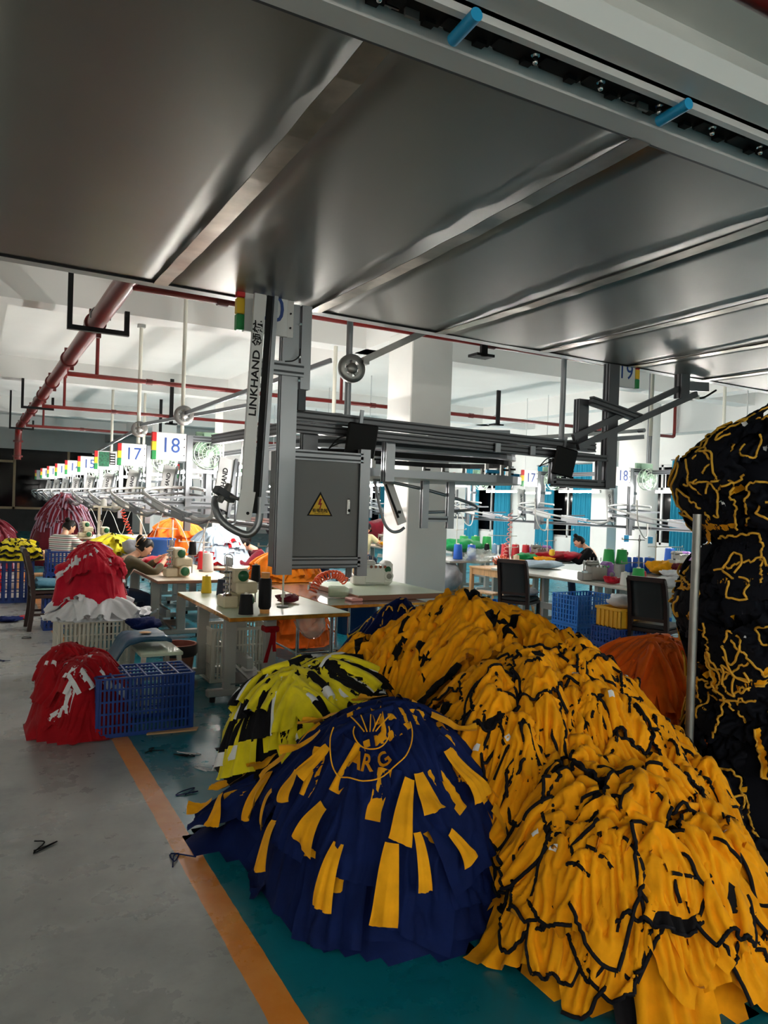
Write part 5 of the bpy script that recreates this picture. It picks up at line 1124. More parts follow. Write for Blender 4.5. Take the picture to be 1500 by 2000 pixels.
person('woman in a striped white T-shirt seen from behind, seated at the far left table', 1.18, 12.35, R(-38), .22, .75, stripes('striped_shirt', [(238, 236, 228), (238, 236, 228), (70, 110, 84), (238, 236, 228), (238, 236, 228), (150, 60, 64)], .06), 'jeans', ((.1, .48, .82), (.38, .42, .84)), 'bun', turn=-.5)
person('woman in an olive jacket leaning over the flatlock machine, hair clipped up', 1.42, 9.22, R(-84), .62, .55, 'c_olive', 'jeans', ((-.05, .62, .95), (.16, .60, .93)), 'clip', .75, turn=-.1)
person('worker in maroon with a grey apron stooping over the pale blue shirts', 3.78, 10.25, R(86), .55, .8, 'c_maroon', 'jeans', ((-.08, .56, .88), (.14, .56, .86)), 'low', 1., vest=mat('apron_grey', (52, 62, 66), .8) and 'jeans')
person('worker in a cream shirt and dark cap seated beyond the control cabinet', 7.2, 14.0, R(-48), .3, .6, 'c_cream', 'jeans', ((.0, .5, .86), (.3, .48, .86)), 'none', 0, cap='c_midnight')
person('worker in a dark top with a topknot, bent over the far right table', 9.78, 9.85, R(52), .4, .7, 'c_black', 'jeans', ((-.12, .5, .88), (.1, .52, .88)), 'topknot', 1.)

# ================================================================== heaps of garments: cloth relaxed onto height fields
rng = np.random.default_rng(7)


class Field:      # height field on a regular grid of chart coordinates
    def __init__(s, x0, x1, y0, y1, fn, cell=.02):
        s.x0, s.y0, s.c = x0, y0, cell; s.nx, s.ny = int((x1 - x0) / cell) + 1, int((y1 - y0) / cell) + 1
        X, Y = np.meshgrid(x0 + cell * np.arange(s.nx), y0 + cell * np.arange(s.ny), indexing='ij'); s.h = fn(X, Y).astype(np.float32); s.base = s.h.copy()

    def at(s, x, y, grad=False):
        u = np.clip((x - s.x0) / s.c, 0, s.nx - 1.001); v = np.clip((y - s.y0) / s.c, 0, s.ny - 1.001)
        i, j = u.astype(int), v.astype(int); a, b = u - i, v - j; h = s.h
        p, q, r, t = h[i, j], h[i + 1, j], h[i, j + 1], h[i + 1, j + 1]
        z = p * (1 - a) * (1 - b) + q * a * (1 - b) + r * (1 - a) * b + t * a * b
        if not grad: return z
        return z, ((q - p) * (1 - b) + (t - r) * b) / s.c, ((r - p) * (1 - a) + (t - q) * a) / s.c

    def lift(s, P, th):       # raise the field where cloth now lies
        i = np.clip(np.rint((P[..., 0].ravel() - s.x0) / s.c).astype(int), 1, s.nx - 2); j = np.clip(np.rint((P[..., 1].ravel() - s.y0) / s.c).astype(int), 1, s.ny - 2); z = P[..., 2].ravel() + th
        g = s.h.copy()
        for di in (-1, 0, 1):
            for dj in (-1, 0, 1): np.maximum.at(g, (i + di, j + dj), z - (.0 if di == dj == 0 else .006))
        k = g.copy()
        for ax in (0, 1): k = (np.roll(k, 1, ax) + 2 * k + np.roll(k, -1, ax)) / 4
        s.h = np.maximum(np.minimum(k, s.base + .30), s.base)

    def solid(s, name, m, parent=None, drop=.02, step=3, floor=.0, chart=None):
        h = s.base[::step, ::step] - drop; nx, ny = h.shape
        X, Y = np.meshgrid(s.x0 + s.c * step * np.arange(nx), s.y0 + s.c * step * np.arange(ny), indexing='ij')
        P = np.stack([X, Y, np.maximum(h, floor)], -1)
        if chart: P = chart(P)
        keep = h > floor + .004; fs = []
        for i in range(nx - 1):
            for j in range(ny - 1):
                if keep[i, j] or keep[i + 1, j] or keep[i, j + 1] or keep[i + 1, j + 1]: a = i * ny + j; fs.append((a, a + ny, a + ny + 1, a + 1))
        return MB().add(P.reshape(-1, 3).tolist(), fs, 0, True)


def relax(F, C, ang, W, L, ca, cb, N, Mn, steps=60, amp=.2, stiff=.6, anchor=.2, lift=.02, fr=.6, grav=.0003, fan=None, wl=5, shape=None, s2=20, g2=.004, a2=.1, free=.06, iso=.25):
    """G cloths of N x Mn points: centre C (G,2), angle, rest size W x L, squeezed by ca, cb; returns (G,N,Mn,3)."""
    G = len(C); u = np.linspace(-.5, .5, N)[None, :, None]; v = np.linspace(-.5, .5, Mn)[None, None, :]
    W, L, ca, cb = (np.broadcast_to(np.asarray(t, float), (G,))[:, None, None] for t in (W, L, ca, cb))
    wid = np.ones_like(v) if shape is None else shape(v + .5)
    ru = u * W * wid; rv = v * L + 0 * u
    a = ru * ca * (1 if fan is None else (1 + fan * (v + .5) * 2 - fan)); b = rv * cb
    cs, sn = np.cos(ang)[:, None, None], np.sin(ang)[:, None, None]
    X = np.empty((G, N, Mn, 3)); X[..., 0] = C[:, 0, None, None] + a * cs - b * sn; X[..., 1] = C[:, 1, None, None] + a * sn + b * cs
    ph = rng.uniform(0, 6.28, (G, 1, 1)); nz = 0
    for k in range(5):      # buckling seeds: waves in scattered directions (iso) or mostly across the width
        th = rng.uniform(-1.57, 1.57, (G, 1, 1)) * iso; f = wl * rng.uniform(.6, 1.5, (G, 1, 1)) * 6.28
        bend = 1.1 * iso * np.sin(6.28 * (u * np.sin(th) * 1.1 + v * np.cos(th) * 1.3) + ph * (k + 1))
        nz = nz + np.sin(f * (u * np.cos(th) + v * np.sin(th)) + bend + rng.uniform(0, 6.28, (G, 1, 1))) / 1.8
    X[..., :2] += rng.normal(0, .0015, X.shape[:3] + (2,))
    z0 = F.at(X[..., 0], X[..., 1]); X[..., 2] = z0 + lift + amp * (nz * .5 + .5) * .5
    A = X[..., :2].copy(); V = np.zeros_like(X)
    dU = (np.abs(np.diff(np.broadcast_to(ru, (G, N, Mn)), axis=1)) + 1e-5); dV = np.broadcast_to(np.abs(np.diff(rv, axis=2)), (G, N, Mn - 1))
    dD = np.sqrt(dU[:, :, :-1] ** 2 + dV[:, :-1] ** 2)

    def fix(P, Q, d, k, only_push=False):
        D = Q - P; l = np.sqrt((D * D).sum(-1)) + 1e-7; s = (l - d) / l * .5 * k
        if only_push: s = np.minimum(s, 0)
        D *= s[..., None]; P += D; Q -= D
    for it in range(steps + s2):
        if it == steps: anchor = a2
        V *= .9; V[..., 2] -= grav if it < steps else grav * .5 + g2 * np.clip((X[..., 2] - F.at(X[..., 0], X[..., 1]) - free) / .12, 0, 1); Xp = X.copy(); X += np.clip(V, -.03, .03)
        for _ in range(3):
            for o in (0, 1):
                n = (N - o) // 2; fix(X[:, o:o + 2 * n:2], X[:, o + 1:o + 2 * n:2], dU[:, o:o + 2 * n:2], 1)
                n = (Mn - o) // 2; fix(X[:, :, o:o + 2 * n:2], X[:, :, o + 1:o + 2 * n:2], dV[:, :, o:o + 2 * n:2], 1)
            fix(X[:, :-1, :-1], X[:, 1:, 1:], dD, .25); fix(X[:, 1:, :-1], X[:, :-1, 1:], dD, .25)
            for q in (2, 4):
                if N > q + 2: fix(X[:, :-q], X[:, q:], dU[:, :1] * q * (.86 if q == 2 else .62), stiff * .5, True)
                if Mn > q + 2: fix(X[:, :, :-q], X[:, :, q:], dV[:, :, :1] * q * (.86 if q == 2 else .62), stiff * .5, True)
        X[..., :2] += (A - X[..., :2]) * anchor
        z, gx, gy = F.at(X[..., 0], X[..., 1], True); pen = z + .006 - X[..., 2]; k = pen > 0
        nn = np.sqrt(1 + gx * gx + gy * gy); pd = np.where(k, pen / (nn * nn), 0)
        X[..., 0] -= np.clip(pd * gx, -.03, .03); X[..., 1] -= np.clip(pd * gy, -.03, .03); X[..., 2] += pd
        X[..., 2] = np.where(k, np.maximum(X[..., 2], F.at(X[..., 0], X[..., 1]) + .004), X[..., 2])
        V = X - Xp; V[k] *= (1 - fr)
    return X


_gidx = {}


def garment(P, name, mats, cells, parent=None, smooth=True):
    """One cloth (N,M,3) -> mesh; cells(i,j,N,M) arrays give the material slot of each quad (-1 = cut away)."""
    N, Mn = P.shape[:2]; key = (N, Mn)
    if key not in _gidx:
        i, j = np.meshgrid(np.arange(N - 1), np.arange(Mn - 1), indexing='ij'); a = i * Mn + j
        _gidx[key] = np.stack([a, a + Mn, a + Mn + 1, a + 1], -1).reshape(-1, 4)
    q = _gidx[key]; mi = cells.reshape(-1); q = q[mi >= 0]; mi = mi[mi >= 0]
    me = bpy.data.meshes.new(name); me.vertices.add(N * Mn); me.vertices.foreach_set('co', P.reshape(-1).astype(np.float32))
    n = len(q); me.loops.add(n * 4); me.loops.foreach_set('vertex_index', q.reshape(-1).astype(np.int32))
    me.polygons.add(n); me.polygons.foreach_set('loop_start', np.arange(0, n * 4, 4, dtype=np.int32)); me.polygons.foreach_set('loop_total', np.full(n, 4, np.int32))
    for m in mats: me.materials.append(M[m])
    me.polygons.foreach_set('material_index', mi.astype(np.int32)); me.polygons.foreach_set('use_smooth', np.full(n, True)); me.update(calc_edges=True)
    return obj(name, me, parent)


def ribbons(paths, r, name, m, parent, n=5):
    """Rounded cords along several polylines, as one binding."""
    V = []; Fq = []; o = 0; t = np.linspace(0, 2 * math.pi, n, endpoint=False)
    for p in paths:
        d = np.gradient(p, axis=0); d /= np.linalg.norm(d, axis=1, keepdims=True) + 1e-9
        a = np.cross(d, [.3, .2, .93]); a /= np.linalg.norm(a, axis=1, keepdims=True) + 1e-9; b = np.cross(d, a)
        ring = p[:, None] + r * (a[:, None] * np.cos(t)[None, :, None] + b[:, None] * np.sin(t)[None, :, None]); V.append(ring.reshape(-1, 3))
        k = len(p); i, j = np.meshgrid(np.arange(k - 1), np.arange(n), indexing='ij'); j2 = (j + 1) % n
        Fq.append(np.stack([i * n + j, i * n + j2, (i + 1) * n + j2, (i + 1) * n + j], -1).reshape(-1, 4) + o); o += k * n
    V = np.concatenate(V); q = np.concatenate(Fq); me = bpy.data.meshes.new(name); me.vertices.add(len(V)); me.vertices.foreach_set('co', V.reshape(-1).astype(np.float32))
    nq = len(q); me.loops.add(nq * 4); me.loops.foreach_set('vertex_index', q.reshape(-1).astype(np.int32)); me.polygons.add(nq)
    me.polygons.foreach_set('loop_start', np.arange(0, nq * 4, 4, dtype=np.int32)); me.polygons.foreach_set('loop_total', np.full(nq, 4, np.int32)); me.materials.append(M[m])
    me.polygons.foreach_set('use_smooth', np.full(nq, True)); me.update(calc_edges=True)
    return obj(name, me, parent)


def dome(x, y, cx, cy, rx, ry, h, p=2., rot=0., q=1.):
    dx, dy = x - cx, y - cy; c, s = math.cos(rot), math.sin(rot); a, b = (dx * c + dy * s) / rx, (-dx * s + dy * c) / ry
    d = (np.abs(a) ** p + np.abs(b) ** p); return h * np.clip(1 - d, 0, None) ** q


def smax(*hs, k=.06):
    m = hs[0]
    for h in hs[1:]: d = np.clip(k - np.abs(m - h), 0, None) / k; e = np.maximum(m, h); m = e + d * d * k * .25 * np.clip(e / .1, 0, 1)
    return m


def lumps(x, y, scale, amp, seed):
    r = np.random.default_rng(seed); z = 0 * x
    for k in range(14):
        a = r.uniform(0, 6.28); f = 6.28 / scale * r.uniform(.5, 1.5); z = z + np.sin((x * math.cos(a) + y * math.sin(a)) * f + r.uniform(0, 6.28) + 1.2 * np.sin(x * 5 * r.uniform(.5, 2) + y * 4 * r.uniform(-1, 1)))
    return amp * np.clip(z / 3.2, -1.2, 1.6)


def bumpy(fn, scale, amp, seed): return lambda x, y: (lambda h: h + lumps(x, y, scale, amp, seed) * np.clip(h / .1, 0, 1))(fn(x, y))


def scatter(F, n, test, box, mind):
    out = []; tries = 0
    while len(out) < n and tries < 20000:
        tries += 1; p = rng.uniform((box[0], box[2]), (box[1], box[3]))
        if test(p[0], p[1]) and all((p[0] - o[0]) ** 2 + (p[1] - o[1]) ** 2 > mind ** 2 for o in out): out.append(p)
        elif tries % 400 == 0: mind *= .93
    return np.array(out)


def downhill(F, C):       # direction of steepest descent, so that a cloth's length runs down the slope
    z, gx, gy = F.at(C[:, 0], C[:, 1], True); e = .12
    gx = (F.at(C[:, 0] + e, C[:, 1]) - F.at(C[:, 0] - e, C[:, 1])); gy = (F.at(C[:, 0], C[:, 1] + e) - F.at(C[:, 0], C[:, 1] - e))
    return np.arctan2(-gy, -gx) - math.pi / 2


def tee(v): return np.where(v > .72, 1.0, .74)


def heap(F, batches, chart=None):
    for bt in batches:
        C = bt['C']; G = len(C); N, Mn = bt.get('N', 22), bt.get('M', 26)
        ang = bt['ang'] if 'ang' in bt else rng.uniform(0, 6.28, G)
        X = relax(F, C, ang, bt['W'], bt['L'], bt['ca'], bt['cb'], N, Mn, **bt.get('k', {}))
        for g in range(G):
            P = X[g]; P[..., 2] = np.maximum(P[..., 2], bt.get('zmin', .004))
        F.lift(X, bt.get('th', .004))
        for g in range(G):
            P = X[g]
            if chart is not None: P = chart(P)
            cells = bt['cells'](N - 1, Mn - 1)
            o = garment(P, bt['name'], bt['mats'], cells); tag(o, bt['label'] if isinstance(bt['label'], str) else bt['label'](g, C[g]), bt.get('cat', 'garment'), bt['group'])
            if bt.get('pipe'):
                col, r = bt['pipe']; paths = bt['paths'](P) if 'paths' in bt else [P[0], P[-1], P[:, 0], P[:, -1]]
                ribbons(paths, r, 'binding', col, o)
            if bt.get('tagp', 0) > rng.uniform():
                i, j = rng.integers(4, N - 5), rng.integers(4, Mn - 5); q = P[i:i + 3, j:j + 3] + np.array([0, 0, .006])
                garment(q, 'care_label', ['c_white'], np.zeros((2, 2), int), o)


def plain(a, b): return np.zeros((a, b), int)


def jersey_cells(a, b):      # yellow body, black side panels or yoke
    c = np.zeros((a, b), int); k = rng.integers(0, 5)
    if k == 0: c[: a // 5] = 1
    elif k == 1: c[:, : b // 7] = 1
    elif k == 2: c[-a // 6:, b // 3:] = 1
    elif k == 3: c[: a // 4, : b // 3] = 1
    return c


def small_black(a, b):
    c = np.zeros((a, b), int); k = rng.integers(0, 4)
    if k == 0: c[: a // 8] = 1
    elif k == 1: c[: a // 4, : b // 5] = 1
    return c


def edge_paths(P):
    N, Mn = P.shape[:2]; k = rng.integers(0, 3)
    s = [P[0], P[:, 0]] if k == 0 else ([P[0], P[-1], P[:, -1]] if k == 1 else [P[0], P[-1], P[:, 0], P[:, -1]])
    i = N // 3 + rng.integers(0, N // 3); s.append(P[i, : Mn // 2] + np.array([0, 0, .004])); return s


def spot(base, what, cx, cy):
    def f(g, c):
        a = (math.degrees(math.atan2(c[1] - cy, c[0] - cx)) + 360) % 360; d = math.hypot(c[0] - cx, c[1] - cy)
        return base + ' ' + (what[0] if d < .28 else what[1] if 60 <= a < 150 else what[2] if 150 <= a < 235 else what[3] if 235 <= a < 305 else what[4])
    return f


# ---------------------------------------------------------------- the great yellow heap
def yellow_h(x, y):
    return smax(dome(x, y, 2.75, 3.75, .85, .85, .98, 2, .3, .75), dome(x, y, 3.05, 3.5, .54, .65, .82, 2, 0, .7), dome(x, y, 2.5, 2.92, .74, .82, .76, 2, 0, .75), dome(x, y, 2.2, 4.0, .56, .6, .70, 2, 0, .8),
                dome(x, y, 2.68, 2.55, .5, .6, .44, 2, 0, .7), dome(x, y, 2.3, 2.06, .46, .40, .48, 2.4, -.5, .6), k=.12) - .03


FY_ = Field(1.2, 4.6, 1.1, 5.4, bumpy(yellow_h, .26, .045, 3))
F_in = lambda lo: (lambda x, y: yellow_h(np.array(x), np.array(y)) > lo)
C1 = scatter(FY_, 34, F_in(.25), (1.6, 4.1, 1.5, 4.8), .3)
C2 = scatter(FY_, 46, F_in(.15), (1.6, 4.1, 1.4, 4.6), .26)
up_in = lambda x, y: yellow_h(np.array(x), np.array(y)) > .3 and y > 2.35 + .0 * x
C3 = scatter(FY_, 44, up_in, (1.8, 4.1, 2.3, 4.6), .24)
lowf = lambda x, y: yellow_h(np.array(x), np.array(y)) > .1 and y < 2.75
C4 = scatter(FY_, 50, lowf, (1.7, 3.3, 1.4, 2.8), .17)
C5 = scatter(FY_, 40, lowf, (1.7, 3.3, 1.4, 2.8), .17)
mid = lambda x, y: yellow_h(np.array(x), np.array(y)) > .3 and 2.3 < y < 3.3
C7 = scatter(FY_, 46, (lambda x, y: .0 < yellow_h(np.array(x), np.array(y)) < .22 and y < 2.9 and x < 3.1), (1.6, 3.2, 1.4, 2.9), .11)
C6 = scatter(FY_, 30, mid, (1.9, 3.7, 2.3, 3.3), .2)
C8 = scatter(FY_, 24, (lambda x, y: yellow_h(np.array(x), np.array(y)) > .12 and x < 2.55 and y > 3.3), (1.6, 2.6, 3.3, 4.7), .18)
YJ = dict(name='jersey', mats=['c_yellow', 'c_black'], group='yellow jerseys in the great heap', cat='jersey')
heap(FY_, [
    dict(YJ, C=C1, W=.5, L=.62, ca=.75, cb=.75, N=18, M=20, cells=plain, label=spot('yellow jersey buried', ('halfway up the great heap', 'near the crest of the great heap', 'on the flank next to the navy heap', 'on the front bulge of the heap', 'on the flank next to the rack'), 2.5, 2.7), k=dict(steps=40)),
    dict(YJ, C=C2, ang=downhill(FY_, C2) + rng.normal(0, .6, len(C2)), W=.5, L=.6, ca=.62, cb=.75, N=22, M=24, cells=jersey_cells, label=spot('crumpled yellow jersey with black panels', ('halfway up the great heap', 'near the crest of the great heap', 'on the flank next to the navy heap', 'on the front bulge of the heap', 'on the flank next to the rack'), 2.5, 2.7), k=dict(wl=2.5, amp=.2, iso=.8)),
    dict(YJ, C=C3, ang=downhill(FY_, C3) + rng.normal(0, .5, len(C3)), W=.56, L=.56, ca=.55, cb=.74, N=26, M=26, cells=jersey_cells, label=spot('folded yellow jersey with black panels', ('halfway up the great heap', 'near the crest of the great heap', 'on the flank next to the navy heap', 'on the front bulge of the heap', 'on the flank next to the rack'), 2.5, 2.7), k=dict(wl=2.2, amp=.22, iso=1)),
    dict(YJ, C=C6, ang=downhill(FY_, C6) + rng.normal(0, .7, len(C6)), W=.46, L=.36, ca=.52, cb=.66, N=28, M=22, cells=small_black, label=spot('yellow jersey edged in black', ('halfway up the great heap', 'near the crest of the great heap', 'on the flank next to the navy heap', 'on the front bulge of the heap', 'on the flank next to the rack'), 2.5, 2.7), pipe=('c_pipe', .0065), paths=edge_paths, tagp=.25, k=dict(shape=lambda v: 1 - .35 * np.abs(2 * v - 1) ** 3, iso=.8, wl=2.2, amp=.24, free=.09)),
    dict(YJ, C=C8, ang=downhill(FY_, C8) + rng.normal(0, .6, len(C8)), W=.46, L=.46, ca=.55, cb=.66, N=26, M=24, cells=jersey_cells, label='yellow jersey with black panels on the shoulder of the heap beside the striped mound', k=dict(iso=.8, wl=2.2, amp=.22)),
    dict(YJ, C=C7, ang=downhill(FY_, C7) + rng.normal(0, .9, len(C7)), W=.36, L=.3, ca=.5, cb=.55, N=24, M=20, cells=small_black, label='yellow garment with black bound edges spilling onto the teal floor', pipe=('c_pipe', .0075), paths=edge_paths, k=dict(iso=.9, wl=2.2, amp=.24, free=.08, shape=lambda v: 1 - .35 * np.abs(2 * v - 1) ** 3)),
    dict(YJ, C=C4, ang=downhill(FY_, C4) + rng.normal(0, .8, len(C4)), W=.46, L=.34, ca=.5, cb=.66, N=28, M=22, cells=small_black, label=spot('yellow garment with black binding', ('halfway up the great heap', 'near the crest of the great heap', 'on the flank next to the navy heap', 'on the front bulge of the heap', 'on the flank next to the rack'), 2.5, 2.7), pipe=('c_pipe', .0075), paths=edge_paths, tagp=.15, k=dict(shape=lambda v: 1 - .35 * np.abs(2 * v - 1) ** 3, iso=.8, wl=2.2, amp=.24, free=.09)),
    dict(YJ, C=C5, ang=downhill(FY_, C5) + rng.normal(0, 1.4, len(C5)), W=.44, L=.32, ca=.48, cb=.6, N=28, M=22, cells=small_black, label=spot('yellow top garment with black bound edges', ('halfway up the great heap', 'near the crest of the great heap', 'on the flank next to the navy heap', 'on the front bulge of the heap', 'on the flank next to the rack'), 2.5, 2.7), pipe=('c_pipe', .0075), paths=edge_paths, tagp=.3, k=dict(shape=lambda v: 1 - .35 * np.abs(2 * v - 1) ** 3, iso=.8, wl=2, amp=.24, free=.09)),
])
yc = FY_.solid('heap_core', 'c_yellow', drop=.08).build('garment_heap_core', 'c_yellow'); tag(yc, 'yellow inner mass of the great heap of jerseys', 'garment heap'); yc['kind'] = 'stuff'

# ---------------------------------------------------------------- navy heap with gold panels
def navy_h(x, y): return smax(dome(x, y, 1.66, 2.92, .52, .58, .72, 2.2, .2, .8), dome(x, y, 1.5, 3.55, .4, .36, .34, 2, .4, .6), dome(x, y, 1.1, 3.62, .2, .16, .12, 2, .3, .6), k=.08) - .01


FN = Field(.6, 2.4, 2.0, 4.5, bumpy(navy_h, .26, .035, 5))


def navy_cells(a, b):
    c = np.zeros((a, b), int); k = rng.integers(0, 6)
    if k == 0: c[: a // 4] = 1
    elif k in (1, 5): c[a // 3: a // 2, : b // 2] = 1
    elif k == 2: c[-a // 4:, b // 4: b * 3 // 4] = 1
    elif k == 3: c[:, : 2] = 1
    return c


nv = lambda lo, t=None: (lambda x, y: navy_h(np.array(x), np.array(y)) > lo)
NJ = dict(name='navy_shirt', mats=['c_navy', 'c_gold'], group='navy shirts with gold panels', cat='shirt')
D1 = scatter(FN, 26, nv(.16), (.9, 2.2, 2.3, 4.1), .16); D2 = scatter(FN, 30, nv(.1), (1.0, 2.2, 2.3, 4.1), .16); D3 = scatter(FN, 24, nv(.3), (1.0, 2.2, 2.3, 3.6), .16)
heap(FN, [
    dict(NJ, C=D1, ang=downhill(FN, D1), W=.4, L=.46, ca=.7, cb=.85, N=18, M=24, cells=plain, label=spot('plain navy under-layer shirt', ('on the top of the navy heap', 'on the far side of the navy heap', 'on the floor stripe side of the navy heap', 'on the front of the navy heap', 'beside the yellow heap, on the navy heap'), 1.66, 2.95), k=dict(steps=40, s2=30, g2=.006, a2=.0)),
    dict(NJ, C=D2, ang=downhill(FN, D2) + rng.normal(0, .2, len(D2)), W=.36, L=.4, ca=.62, cb=.85, N=24, M=28, cells=navy_cells, label=spot('navy shirt with gold panels', ('on the top of the navy heap', 'on the far side of the navy heap', 'on the floor stripe side of the navy heap', 'on the front of the navy heap', 'beside the yellow heap, on the navy heap'), 1.66, 2.95), k=dict(wl=2.2, amp=.14, s2=30, g2=.006, a2=.0)),
    dict(NJ, C=D3, ang=downhill(FN, D3) + rng.normal(0, .25, len(D3)), W=.36, L=.44, ca=.66, cb=.9, N=24, M=26, cells=navy_cells, label=spot('upper navy shirt with gold panels', ('on the top of the navy heap', 'on the far side of the navy heap', 'on the floor stripe side of the navy heap', 'on the front of the navy heap', 'beside the yellow heap, on the navy heap'), 1.66, 2.95), k=dict(wl=1.8, amp=.14, s2=30, g2=.006, a2=.0)),
])
band = lambda lo, hi: (lambda x, y: lo < float(FN.at(np.array(x), np.array(y))) < hi and (x - 1.47) ** 2 + (y - 2.7) ** 2 > .06)
D4 = np.concatenate([scatter(FN, 12, band(.55, .8), (1.0, 2.2, 2.3, 4.0), .15), scatter(FN, 11, band(.35, .55), (1.0, 2.2, 2.3, 4.0), .15), scatter(FN, 24, band(.06, .33), (.8, 2.3, 2.2, 4.1), .12)])
heap(FN, [dict(NJ, C=D4, ang=downhill(FN, D4) + rng.normal(0, .4, len(D4)), W=rng.uniform(.06, .12, len(D4)), L=rng.uniform(.13, .25, len(D4)), ca=.8, cb=.95, N=10, M=16, mats=['c_navy', 'c_gold'], cells=lambda a, b: np.where(np.arange(b) < b - (b // 5), 1, 1)[None, :] + np.zeros((a, b), int), label=spot('gold sleeve end of a shirt', ('on the top of the navy heap', 'on the far side of the navy heap', 'on the floor stripe side of the navy heap', 'on the front of the navy heap', 'beside the yellow heap, on the navy heap'), 1.66, 2.95), k=dict(shape=lambda v: .45 + .75 * v, wl=1.2, amp=.07, s2=10, g2=.004, a2=.0, lift=.17, free=.16))])
nc = FN.solid('navy_core', 'c_navy', drop=.07).build('garment_heap_core', 'c_navy'); tag(nc, 'navy inner mass of the heap with gold panels', 'garment heap'); nc['kind'] = 'stuff'

# gold crest printed on one navy shirt
sh0 = [o for o in bpy.data.objects if o.name.startswith('navy_shirt') and o.get('label', '').startswith('upper navy shirt')][0]
def on_heap(p, c=(1.47, 2.72), s=1., a=R(-29)):
    x = c[0] + s * (p[0] * math.cos(a) - p[1] * math.sin(a)); y = c[1] + s * (p[0] * math.sin(a) + p[1] * math.cos(a)); return (x, y, float(FN.at(np.array(x), np.array(y))) + .03)


t_ = text('crest_lettering', 'AR G', .075, 'c_gold', sh0, (0, 0, 0), (0, 0, 0), bold=.02); me = t_.data.copy(); t_.data = me
for v in me.vertices: th = v.co.x / .125; rr = .122 - v.co.y; v.co = on_heap((rr * math.sin(th), -rr * math.cos(th)))
b = MB()
for r0 in (.17, .075): b.tube([on_heap((r0 * math.sin(t), -r0 * math.cos(t))) for t in np.linspace(-1.9, 1.9, 40)], .003, 5)
for k in range(5): b.tube([on_heap((.012 * k - .03 + .006 * (k - 2) * j, .0 + .016 * j)) for j in range(6)], .003, 4)
b.build('crest_print', 'c_gold', sh0)

# ---------------------------------------------------------------- navy heap behind the yellow crest
def back_h(x, y): return smax(dome(x, y, 2.78, 4.75, .55, .5, .92, 2, 0, .7), dome(x, y, 2.45, 4.9, .4, .4, .45, 2, 0, .7), k=.08) - .03


FB = Field(1.8, 3.6, 4.0, 5.7, bumpy(back_h, .2, .05, 6)); bh = lambda x, y: back_h(np.array(x), np.array(y)) > .04


def thin_gold(a, b):
    c = np.zeros((a, b), int); k = rng.integers(0, 4)
    if k == 0: c[: max(2, a // 8)] = 1
    elif k == 1: c[:, : 2] = 1
    return c


E1 = scatter(FB, 22, bh, (1.9, 3.5, 4.1, 5.5), .22); E2 = scatter(FB, 22, bh, (1.9, 3.5, 4.1, 5.5), .22)
BJ = dict(name='dark_shirt', mats=['c_midnight', 'c_gold'], group='dark navy garments behind the yellow crest', cells=thin_gold, W=.42, L=.5, N=22, M=24)
heap(FB, [dict(BJ, C=E1, ang=downhill(FB, E1), ca=.65, cb=.85, label='dark navy garment low in the heap behind the yellow crest'),
          dict(BJ, C=E2, ang=downhill(FB, E2) + rng.normal(0, .4, len(E2)), ca=.6, cb=.8, mats=['c_navy', 'c_gold'], label='dark navy garment with thin gold edging behind the yellow crest', pipe=('c_pipe_y', .005), paths=edge_paths, k=dict(wl=2.5))])
o = FB.solid('core', 'c_midnight').build('garment_heap_core', 'c_midnight'); tag(o, 'dark inner mass of the navy heap behind the yellow crest', 'garment heap'); o['kind'] = 'stuff'


# ---------------------------------------------------------------- domes of bundled garments
def bundle(name, cx, cy, rx, ry, h, z0, n, W, L, mats, cells, label, group, cat, ca=.55, cb=.95, wl=3, N=20, Mn=24, core=None, swirl=.0, q=.6, clabel='', pipe=None, layers=2, p=2., fan=.25, iso=.25, lump=.03, rand=.12):
    F = Field(cx - rx - .5, cx + rx + .5, cy - ry - .5, cy + ry + .5, bumpy(lambda x, y: dome(x, y, cx, cy, rx, ry, h, p, 0, q), .24, lump, n), .02); F.h += z0; F.base += z0
    bs = []
    for l in range(layers):
        m = n // layers; t = np.linspace(0, 2 * math.pi, m, endpoint=False) + rng.uniform(0, .3, m) + l; r = np.sqrt(rng.uniform(.05, .8, m)) * (1 if l < layers - 1 else .8)
        C = np.stack([cx + rx * r * np.cos(t), cy + ry * r * np.sin(t)], -1)
        bs.append(dict(name=name, mats=mats, group=group, cat=cat, label=label, C=C, ang=t + math.pi / 2 + swirl + rng.normal(0, rand, m), W=W, L=L, ca=ca, cb=cb, N=N, M=Mn, cells=cells, pipe=pipe, zmin=z0 + .004, k=dict(wl=wl, amp=.16, fan=fan, iso=iso, grav=.0004, s2=30, g2=.006, a2=.0)))
    heap(F, bs)
    o = F.solid('core', core, drop=.015, floor=z0).build('garment_heap_core', core); tag(o, clabel, 'garment heap'); o['kind'] = 'stuff'


def stripe_cells(a, b):
    c = np.zeros((a, b), int); k = rng.integers(0, 4); t = b // 3
    if k == 0: c[:, :t] = 2; c[:, t:t + 3] = 1
    elif k == 1: c[: a // 2] = 1; c[a // 2 - 1: a // 2] = 2
    elif k == 2: c[:, t: 2 * t] = 1; c[:, 2 * t:] = 2
    else: c[a // 3: 2 * a // 3, : b // 2] = 1; c[:, : 4] = 2
    return c


